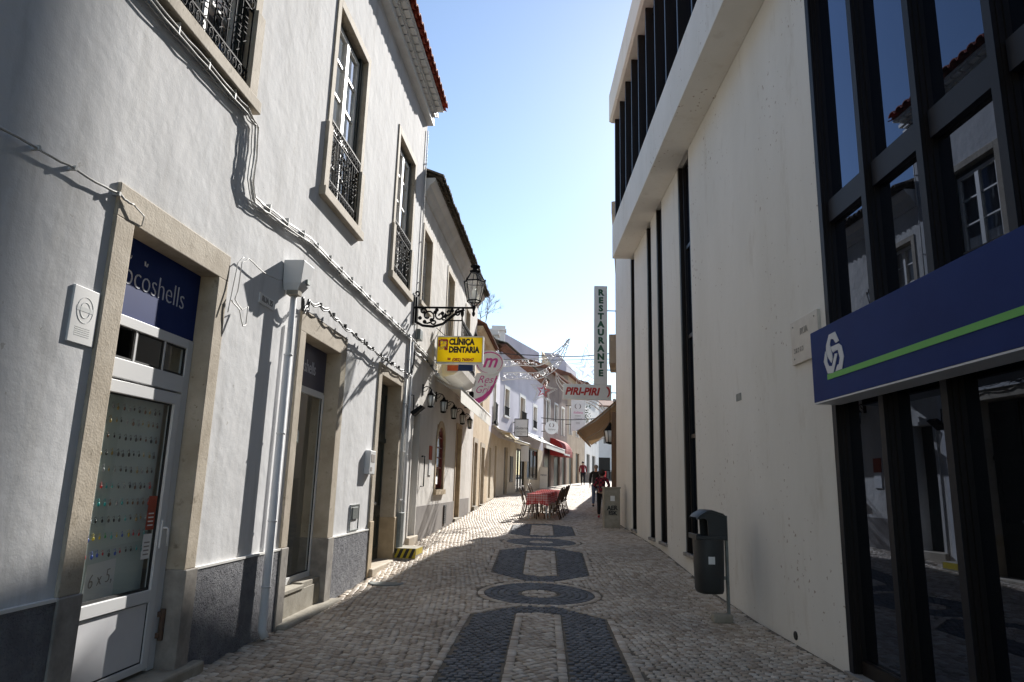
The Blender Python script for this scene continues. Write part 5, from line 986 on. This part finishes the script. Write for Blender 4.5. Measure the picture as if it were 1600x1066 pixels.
# ================================================================== PEOPLE
def skin(name,vs,es,rs,mat,parent,sub=2,root=0):
    me=bpy.data.meshes.new(name); me.from_pydata(vs,es,[]); b_=bmesh.new(); b_.from_mesh(me); b_.verts.layers.skin.verify(); b_.to_mesh(me); b_.free()
    for i,r in enumerate(rs):
        s_=me.skin_vertices[0].data[i]; s_.radius=(r,r) if not isinstance(r,tuple) else r; s_.use_root=(i==root)
    me.materials.append(mat); o=bpy.data.objects.new(name,me); COL.objects.link(o)
    md=o.modifiers.new('skin','SKIN'); md.use_smooth_shade=True; sb=o.modifiers.new('sub','SUBSURF'); sb.levels=sub; sb.render_levels=sub
    if parent: o.parent=parent
    return o
def person(label,loc,rz,h,top,trs,hair,arms,legs,build=1.,shoe='shoe',bag=False,longhair=False):
    # local: faces +y, z up, scaled from a 1.7 m figure
    t=thing('person',label,'person',loc,rz); k=h/1.7
    V=[];E=[];Rr=[]
    def v(p,r,par=None):
        V.append(tuple(c*k for c in p)); Rr.append((r[0]*k,r[1]*k) if isinstance(r,tuple) else r*k)
        if par is not None: E.append((par,len(V)-1))
        return len(V)-1
    pel=v((0,0,.92),.125*build); wa=v((0,.0,1.06),.115*build,pel); chs=v((0,.01,1.26),.13*build,wa); up=v((0,0,1.40),.075,chs); nk=v((0,.0,1.46),.05,up); jaw=v((0,.015,1.54),.062,nk); cr_=v((0,.0,1.62),.082,jaw); tp=v((0,-.005,1.68),.045,cr_)
    nose=v((0,.105,1.575),.012,jaw)
    for sx in (-1,1): v((sx*.083,0,1.585),.013,cr_)
    info={}
    for sx,a in ((-1,arms[0]),(1,arms[1])):
        sh=v((sx*.17*build,0,1.385),.058,up); el=v((sx*a[0][0],a[0][1],a[0][2]),.043,sh); wr=v((sx*a[1][0],a[1][1],a[1][2]),.028,el)
        d=Vector(a[1])-Vector(a[0]); d=Vector((sx*d.x,d.y,d.z)).normalized(); w0=Vector((sx*a[1][0],a[1][1],a[1][2])); pm=v(tuple(w0+d*.07),(.036,.022),wr)
        sd_=Vector((0,1,0)); sd_=(sd_-d*sd_.dot(d)).normalized(); cu2=d.cross(sd_)*(-sx)
        for q,(off,ln) in enumerate(((-.03,.055),(-.01,.07),(.01,.075),(.03,.065))):
            f1=v(tuple(w0+d*(.07+ln*.6)+sd_*off*1.1),.0095,pm); v(tuple(w0+d*(.07+ln)+sd_*off*1.1+cu2*.02),.008,f1)
        th=v(tuple(w0+d*.05+sd_*.045),.011,pm); v(tuple(w0+d*.085+sd_*.06),.009,th); info[sx]=(V[sh],V[el],V[wr])
    lg={}
    for sx,a in ((-1,legs[0]),(1,legs[1])):
        hp=v((sx*.09,0,.86),.10*build,pel); kn=v((sx*a[0][0],a[0][1],a[0][2]),.06,hp); an=v((sx*a[1][0],a[1][1],a[1][2]),.04,kn); to=v((sx*a[1][0],a[1][1]+.14,max(.03,a[1][2]-.06)),.03,an); lg[sx]=(V[hp],V[kn],V[an],V[to])
    skin('body',V,E,Rr,m['skin'],t)
    # shirt
    V2=[V[wa],V[chs],V[up],tuple(np.array(V[wa])-np.array((0,0,.12*k)))]; E2=[(0,1),(1,2),(0,3)]; R2_=[.135*k*build,.155*k*build,.085*k,.14*k*build]
    for sx in (-1,1):
        a,b,c=[np.array(q) for q in info[sx]]; i=len(V2); V2+=[tuple(a),tuple(b),tuple(b+(c-b)*.85)]; E2+=[(2,i),(i,i+1),(i+1,i+2)]; R2_+=[.075*k,.058*k,.045*k]
    skin('shirt',V2,E2,R2_,m[top],t)
    V3=[(0,0,.95*k)]; E3=[]; R3_=[.135*k*build]
    for sx in (-1,1):
        a,b,c,d=[np.array(q) for q in lg[sx]]; i=len(V3); V3+=[tuple(a),tuple(b),tuple(b+(c-b)*.95)]; E3+=[(0,i),(i,i+1),(i+1,i+2)]; R3_+=[.112*k*build,.078*k,.06*k]
    skin('trousers',V3,E3,R3_,m[trs],t)
    for sx in (-1,1):
        a,b,c,d=[np.array(q) for q in lg[sx]]; skin('shoe',[tuple(c-np.array((0,.03*k,.03*k))),tuple(c+(d-c)*.5-np.array((0,0,.01))),tuple(d)],[(0,1),(1,2)],[.048*k,.045*k,.036*k],m[shoe],t)
    w=MB(); w.ball((0,-.018*k,1.64*k),.098*k,(1,1.05,.95),14,9)
    if longhair: w.ball((0,-.03*k,1.60*k),.115*k,(1.1,1.0,1.0),14,9)
    me_=w.build('hair',m[hair],t)
    # undo world->local (authored locally)
    me_.data.transform(Matrix.Translation(t.location)@Matrix.Rotation(t.rotation_euler.z,4,'Z'))
    for sx in (-1,1):
        w=MB(); w.ball((sx*.033*k,.088*k,1.60*k),.011*k,(1,1,1),6,4); e=w.build('eye',m['black'],t); e.data.transform(Matrix.Translation(t.location)@Matrix.Rotation(t.rotation_euler.z,4,'Z'))
    return t
hang=((.24,-.02,1.12),(.25,.05,.88)); swf=((.24,-.06,1.13),(.25,.06,.90)); swb=((.25,-.12,1.14),(.26,-.10,.90)); bent=((.27,-.02,1.14),(.17,.2,1.05)); up_=((.26,.1,1.15),(.10,.25,1.28))
straight=((.10,.01,.48),(.11,-.02,.09)); fwd=((.10,.12,.49),(.10,.12,.09)); back=((.10,.0,.48),(.11,-.22,.13))
person('woman in red and black checked shirt and leggings beside the utility cabinet'.replace('woman','person'),(3.02,22.5,gz(22.5)),-6,1.50,'plaid','black_cl','hair_d',(bent,bent),(straight,fwd),1.0,'shoe_r',longhair=True)
person('person in black jumper and blue jeans walking away next to the checked shirt',(3.42,27.2,gz(27.2)),-8,1.58,'black_cl','denim','hair_g',(hang,swf),(straight,fwd),1.12)
person('person in wine red shirt walking toward the camera in the sunny street',(5.62,52.5,gz(52.5)),172,1.72,'wine','dark_trs','hair_d',(swf,hang),(fwd,straight),1.1)
# ================================================================== AWNINGS
def awning(name,label,fr,s0,s1,z0,z1,out,mat,loc,val=.18,end=True,arms=True):
    t=thing(name,label,'awning',tuple(fr(0,s0,z1)),-fr.az)
    w=MB(); n=10
    for i in range(n):
        a,b=s0+(s1-s0)*i/n,s0+(s1-s0)*(i+1)/n
        for j in range(4):
            p,q=j/4,(j+1)/4; sg_=lambda u:-.05*math.sin(PI*u)
            w.quad(fr(out*p,a,z0+(z1-z0)*p+sg_(p)),fr(out*p,b,z0+(z1-z0)*p+sg_(p)),fr(out*q,b,z0+(z1-z0)*q+sg_(q)),fr(out*q,a,z0+(z1-z0)*q+sg_(q)))
        w.quad(fr(out,a,z1),fr(out,b,z1),fr(out+.01,b,z1-val),fr(out+.01,(a+b)/2,z1-val-.03) if False else fr(out+.01,a,z1-val))
    o=w.build('canopy',m[mat],t); md=o.modifiers.new('s','SOLIDIFY'); md.thickness=.008
    w=MB(); w.tube([fr(out,s0,z1),fr(out,s1,z1)],.022,8); w.tube([fr(.06,s0,z0),fr(.06,s1,z0)],.05,8)
    for s in (s0+.1,s1-.1,(s0+s1)/2): w.tube([fr(.05,s,z0-.12),fr(out*.55,s+.1,z0+(z1-z0)*.55-.12),fr(out,s,z1)],.018,6)
    w.build('frame',m['alu'],t); return t
awning('shop_awning','pale cream awning with white valance over the arched window of the old house',L,16.0,22.8,4.12,3.80,.66,'awn_white',0,.34)
awning('shop_awning','straw coloured awning at the curved corner of the lavender building',L,29.6,33.3,4.1,3.78,.8,'awn_yel',0,.12)
awning('shop_awning','straw coloured folded awning over the first door of the lavender building',B3,.2,4.3,4.0,3.72,.7,'awn_yel',0,.12)
awning('shop_awning','bright white awning over the shop window of the lavender building',B3,4.6,11.4,4.5,3.80,1.5,'awn_white',0,.25)
awning('corner_awning','large brown awning projecting from behind the office block on the right',R2,.6,8.6,4.35,3.35,1.24,'awn_brown',0,.1)
T=thing('red_awning','rounded red shop awning with white lettering edge, far down the left side','awning',tuple(B4(0,3,3.5)),-16)
w=MB(); n=8
for s0,s1 in ((2.3,5.6),):
    pr=[(1.15*math.sin(PI/2*k/n),4.75-1.0*(1-math.cos(PI/2*k/n))) for k in range(n+1)]
    pr=[(a*.8,b) for a,b in pr]; w.prism_s(B4,pr+[(.92,3.55),(.88,3.55)]+[(0,3.6)],s0,s1)
w.build('canopy',m['awn_red'],T); w=MB(); w.box(B4,.921,.928,2.6,4.6,3.62,3.74); w.build('white_print',m['sign_w'],T)
T=thing('hanging_lantern','brown framed lantern hanging under the big brown awning','lantern',tuple(R2(.35,.7,3.2)),-9.8)
w=MB(); c=R2(.2,.7,3.15); w.lathe(c,[(.01,.5),(.05,.42),(.18,.25),(.19,.22)],8)
for k in range(6): a=2*PI*k/6; w.tube([c+Vector((.2*math.cos(a),.2*math.sin(a),.22)),c+Vector((.13*math.cos(a),.13*math.sin(a),-.15))],.012,5)
w.lathe(c,[(.14,-.15),(.14,-.18),(.03,-.22)],8); w.tube([c+Vector((0,0,.5)),c+Vector((0,0,1.0))],.01,5); w.build('frame',m['iron'],T); w=MB(); w.lathe(c,[(.18,.21),(.12,-.14)],8); w.build('glass',m['lamp_glass'],T)
# ================================================================== FAR SIGNS
def panel_sign(name,label,P0,wd,ht,mat,rnd=False,y=.1,brk=None,marks=()):
    t=thing(name,label,'sign',tuple(P0)); P0=Vector(P0); w=MB()
    if rnd: 
        n=24; r=wd/2; vs=[P0+Vector((r*math.cos(2*PI*k/n),0,r*math.sin(2*PI*k/n))) for k in range(n)]; w.add(vs+[v_+Vector((0,y,0)) for v_ in vs],[tuple(range(n)),tuple(range(2*n-1,n-1,-1))]+[(i,(i+1)%n,n+(i+1)%n,n+i) for i in range(n)])
    else: w.box(WD,P0.x-wd/2,P0.x+wd/2,P0.y,P0.y+y,P0.z-ht/2,P0.z+ht/2)
    w.build('panel',m[mat],t)
    for body,dz,sz,mt,sh in marks: text(body,sz,m[mt],t,P0+Vector((0,-.004,dz)),(1,0,0),UP,shear=sh)
    if brk:
        w=MB()
        for dz in (ht*.3,-ht*.3): w.tube([P0+Vector((-wd/2,y/2,dz)),P0+Vector((-wd/2-brk,y/2,dz))],.025,6)
        w.build('bracket',m['iron'],t)
    return t
def wreath(t,c,r,mt='hair_g'):
    w=MB(); 
    for s_ in (-1,1): w.tube([c+Vector((s_*r*math.cos(a),-.006,r*math.sin(a))) for a in np.linspace(-1.2,1.1,10)],[.012,.02,.03,.035,.035,.035,.03,.025,.02,.01],5)
    w.build('wreath_mark',m[mt],t)
T=panel_sign('hanging_sign','white square shop sign with dark frame and script on the lavender building',at(814.5,668.5,36),.70,.90,'sign_w',brk=.35,marks=(('Guitarra',-.02,.19,'black',.3),('RESTAURANTE',-.22,.075,'hair_g',0),('BAR',-.33,.075,'hair_g',0)))
w=MB(); c=at(814.5,668.5,36)
for a,b,c0,d in ((-.37,-.33,-.47,.47),(.33,.37,-.47,.47),(-.33,.33,.43,.47),(-.33,.33,-.47,-.43)): w.box(WD,c.x+a,c.x+b,c.y-.01,c.y+.12,c.z+c0,c.z+d)
w.build('frame',m['bronze'],T)
T=panel_sign('round_sign','round white sign with wreath emblem hanging beyond the white awning',at(862,668,44),.86,.86,'sign_w',rnd=True,marks=(('Valentino',-.12,.15,'hair_g',.3),),brk=.3) if False else panel_sign('round_sign','round white sign with wreath emblem hanging beyond the white awning',at(862,668,44),.86,.86,'sign_w',rnd=True,marks=(('Italiana',-.13,.17,'hair_g',.3),),brk=.3); wreath(T,at(862,664.5,44),.13)
T=panel_sign('tall_banner_sign','tall white banner sign with wreath emblem and small print above the street',at(903,649,50),1.0,2.25,'sign_w',marks=(('Italiana',.2,.24,'pink',.3),('PIZZERIA',-.05,.11,'hair_g',0),('RESTAURANTE',-.25,.09,'hair_g',0),('||||||',-.55,.2,'hair_g',0)),brk=.4); wreath(T,at(903,635,50),.2)
T=panel_sign('round_sign','small round white sign with emblem right of the tall banner',at(918,667,52),.65,.5,'sign_w',rnd=True,brk=.4); wreath(T,at(918,666,52),.12)
T=panel_sign('menu_board','bright white menu board standing at the ochre shopfront',B3(.25,10.9,2.0),.5,1.4,'sign_w',marks=(('MENU',.2,.14,'navy',0),)); 
# menu cards / flag on awning
T=thing('small_flag','small white flag with emblem under the straw awning','flag',tuple(B3(.75,2.6,3.4)),-13.1); w=MB(); w.box(B3,.5,.52,2.3,2.75,2.9,3.65) if False else None; q=B3(.75,2.6,3.7); w.box(WD,q.x-.2,q.x+.2,q.y,q.y+.012,q.z-.95,q.z-.15); w.build('cloth',m['sign_w'],T); w=MB(); w.tube([q+Vector((-.25,0,-.15)),q+Vector((.25,0,-.15))],.012,5); w.build('rod',m['iron'],T)
# ================================================================== FESTIVE LIGHTS
def smooth(pts,n=5):
    pts=[Vector(p) for p in pts]; out=[]
    for i in range(len(pts)-1):
        p0=pts[max(0,i-1)];p1=pts[i];p2=pts[i+1];p3=pts[min(len(pts)-1,i+2)]
        for k in range(n):
            t=k/n; out.append(.5*((2*p1)+(p2-p0)*t+(2*p0-5*p1+4*p2-p3)*t*t+(3*p1-p0-3*p2+p3)*t**3))
    out.append(pts[-1]); return out
yG=24
T=thing('comet_decoration','white light decoration shaped like a long comet tail strung across the street','decoration',tuple(at(830,570,yG)))
ra=[(786,563),(812,562),(838,560),(862,553),(880,540),(888,530)]; rb=[(786,573),(812,571),(838,572),(855,566),(872,553),(889,530)]
rc=[(786,583),(812,582),(838,582.5),(858,573),(876,556),(888,530)]; rd=[(784,594.5),(812,592),(838,592.5),(856,586),(876,568),(890,530)]
w=MB()
for rr_ in (ra,rb,rc,rd): w.tube(smooth([at(x,y,yG) for x,y in rr_]),.016,6)
w.build('light_rail',m['tube_w'],T); w=MB(); rr=random.Random(4)
for A_,B__ in ((ra,rb),(rc,rd)):
    pa=smooth([at(x,y,yG) for x,y in A_],12); pb=smooth([at(x,y,yG) for x,y in B__],12); k0=0
    for i in range(len(pa)):
        if rr.random()<.95:
            for _ in range(4):
                f=rr.uniform(.1,.9); p=pa[i]*(1-f)+pb[i]*f+Vector((rr.uniform(-.05,.05),rr.uniform(-.03,.03),0)); d=Vector((rr.uniform(-.035,.035),0,rr.uniform(-.035,.035))); w.tube([p-d,p+d],.007,4)
w.build('tinsel',m['tinsel'],T)
def star(label,cx,cy,r,y,inner_r,extra=True,rot=0,sq=1.):
    c=at(cx,cy,y); t=thing('star_decoration',label,'decoration',tuple(c),0,'star decorations hung over the street')
    def pts(R_): return [c+Vector((R_*(1 if k%2==0 else .42)*math.sin(PI*k/5+rot)*sq,0,R_*(1 if k%2==0 else .42)*math.cos(PI*k/5+rot))) for k in range(10)]
    w=MB(); w.tube(pts(r),.016,5,True); w.tube(pts(r*.82),.012,5,True); w.build('outer_star',m['tube_w'],t); w=MB(); w.tube(pts(r*.5),.014,5,True); w.tube(pts(r*.38),.012,5,True); w.build('inner_star',m['tube_r'],t)
    w=MB(); w.tube([c+Vector((0,0,r)),c+Vector((0,0,r+.12))],.005,4); w.build('hanger',m['iron'],t)
star('white wire star with red inner star hung over the cafe tables',849,611,.50,yG,.3,rot=.15)
star('largest white wire star, partly behind the tall restaurant sign',918,579,.92,26,.4,rot=-.08)
T=thing('arc_decoration','white light arcs falling behind the chilli sign','decoration',tuple(at(930,640,28)))
w=MB()
for rr_ in ([(909,624),(925,628),(938,636),(946,646)],[(928,624),(938,630),(945,640),(950,652)],[(915,628),(930,636),(940,646),(944,655)]): w.tube(smooth([at(x,y,28) for x,y in rr_]),.022,6)
w.build('light_rail',m['tube_w'],T)
T=thing('leaf_decoration','small leaf shaped light decoration left of the chilli sign','decoration',tuple(at(875,600,26)))
w=MB(); 
for rr_ in ([(869,583),(876,593),(886,601)],[(869,583),(870,598),(881,614)],[(871,590),(876,600),(884,609)]): w.tube(smooth([at(x,y,26) for x,y in rr_]),.018,6)
w.build('light_rail',m['tube_w'],T)
T=thing('overhead_cable','black cable spanning the street above the comet decoration','cable',tuple(at(860,556,24)))
w=MB(); w.tube(smooth([at(735,549,23),at(790,553,23.5),at(850,556,24),at(905,557,24),at(968,551,22)]),.016,6); w.tube(smooth([at(745,560,23),at(800,562,23.5),at(860,563,24),at(968,561,22)]),.009,5); w.build('wire',m['cable_k'],T)
T=thing('overhead_cable','thin black wire spanning the far street above the awnings','cable',tuple(at(900,655,34)))
w=MB(); w.tube(smooth([at(846,653,34),at(880,656,33),at(920,655,31),at(962,650,29)]),.018,5); w.build('wire',m['cable_k'],T)
# ================================================================== FAR STREET
def rack(label,x,y,wd,rz,seed):
    t=thing('clothes_rack',label,'clothes rack',(x,y,gz(y)),rz,'clothes racks before the far shops'); f=frame((x,y),-rz,1); rr=random.Random(seed); w=MB()
    w.tube([f(0,-wd/2,0.8),f(0,-wd/2,3.3),f(0,wd/2,3.3),f(0,wd/2,.8)],.04,6); w.build('rail',m['iron'],t)
    for k in range(int(wd/.3)):
        w=MB(); s=-wd/2+.2+k*.3; hh=rr.uniform(.9,1.5); w.box(f,-.2,.2,s-.1,s+.12,3.2-hh,3.2); w.build('garment',em[rr.choice(['black','blue','brown','silver','black','turquoise','red'])],t)
    return t
rack('crowded clothes rack at the far end, left one',9.6,73,3.0,-83,1); rack('crowded clothes rack at the far end, right one',12.4,72.4,2.4,-80,2); rack('low clothes rack beside the far corner post',8.6,76.5,1.4,-80,3)
o=MB(); o.box(WD,5.4,8.2,60.2,60.7,1.5,2.75); o=o.build('low_wall',m['grey_paint'],None,origin=(6.5,60.3,1.9)); tag(o,'low grey wall at the bend behind the walking person','wall')
def tree(label,x,y,z0,h,seed):
    t=thing('bare_tree',label,'tree',(x,y,z0)); rr=random.Random(seed); w=MB(); w2=MB(); w.tube([(x,y,z0),(x+.1,y,z0+h*.45),(x,y,z0+h*.6)],[.1,.07,.05],8)
    def br(p,d,l,r,dep):
        q=p+d*l; (w if dep>3 else w2).tube([p,(p+q)/2+Vector((rr.uniform(-.05,.05)*l,0,rr.uniform(-.05,.05)*l)),q],[r,r*.85,r*.65],4)
        if dep:
            for _ in range(3 if dep>1 else 4):
                nd=(d+Vector((rr.uniform(-.8,.8),rr.uniform(-.8,.8),rr.uniform(-.3,.7)))).normalized(); br(q,nd,l*rr.uniform(.6,.85),r*.6,dep-1)
    for _ in range(5): br(Vector((x,y,z0+h*.6)),Vector((rr.uniform(-.7,.7),rr.uniform(-.7,.7),1)).normalized(),h*.13,.028,4)
    w.build('trunk',m['brown_wood'],t); w2.build('twigs',m['grey_wood'],t)
tree('bare leafless tree behind the old white house, twigs against the sky',at(765,480,34).x-.6,34,4.6,7.4,5)
tree('bare leafless tree farther back, only its top twigs over the roof',at(730,400,24).x-2.4,30,8,5.0,8)
# plant on the far balcony
T=thing('potted_plant','dark green plant on a balcony right of the tall banner','plant',tuple(at(915,650,56))); c=at(915,656,56); w=MB(); rr=random.Random(2)
for _ in range(120): p=c+Vector((rr.gauss(0,.22),rr.gauss(0,.15),rr.uniform(-.5,1.4))); d=Vector((rr.uniform(-1,1),rr.uniform(-1,1),rr.uniform(-1,1)))*.13; e=Vector((rr.uniform(-1,1),rr.uniform(-1,1),rr.uniform(-1,1)))*.08; w.quad(p,p+d,p+d+e,p+e)
w.build('foliage',mk('dark_leaves',(.03,.06,.02),.7),T); w=MB(); w.box(WD,c.x-.3,c.x+.3,c.y-.15,c.y+.15,c.z-.9,c.z-.45); w.build('pot',m['terra'],T)
# door knocker, wall bits on the old house
T=thing('grab_handle','long black iron handle on the wall right of the recessed dark door','handle',Lo(.05,15.1,1.9),-4.5); w=MB(); w.tube([L(0,15.05,2.15),L(.07,15.05,2.15),L(.07,15.05,1.5),L(0,15.05,1.5)],.014,7); w.lathe(L(.0,15.05,2.13),[(.04,0),(.04,.02)],8); w.build('bar',m['iron'],T)
T=thing('narrow_notice','narrow red and white notice panel on the wall left of the arched window','sign',Lo(.02,15.9,2.1),-4.5); w=MB(); w.box(L,0,.02,15.85,16.15,1.75,2.1); w.build('white_part',m['sign_w'],T); w=MB(); w.box(L,0,.022,15.85,16.15,2.1,2.42); w.build('red_part',m['tile_red'],T)
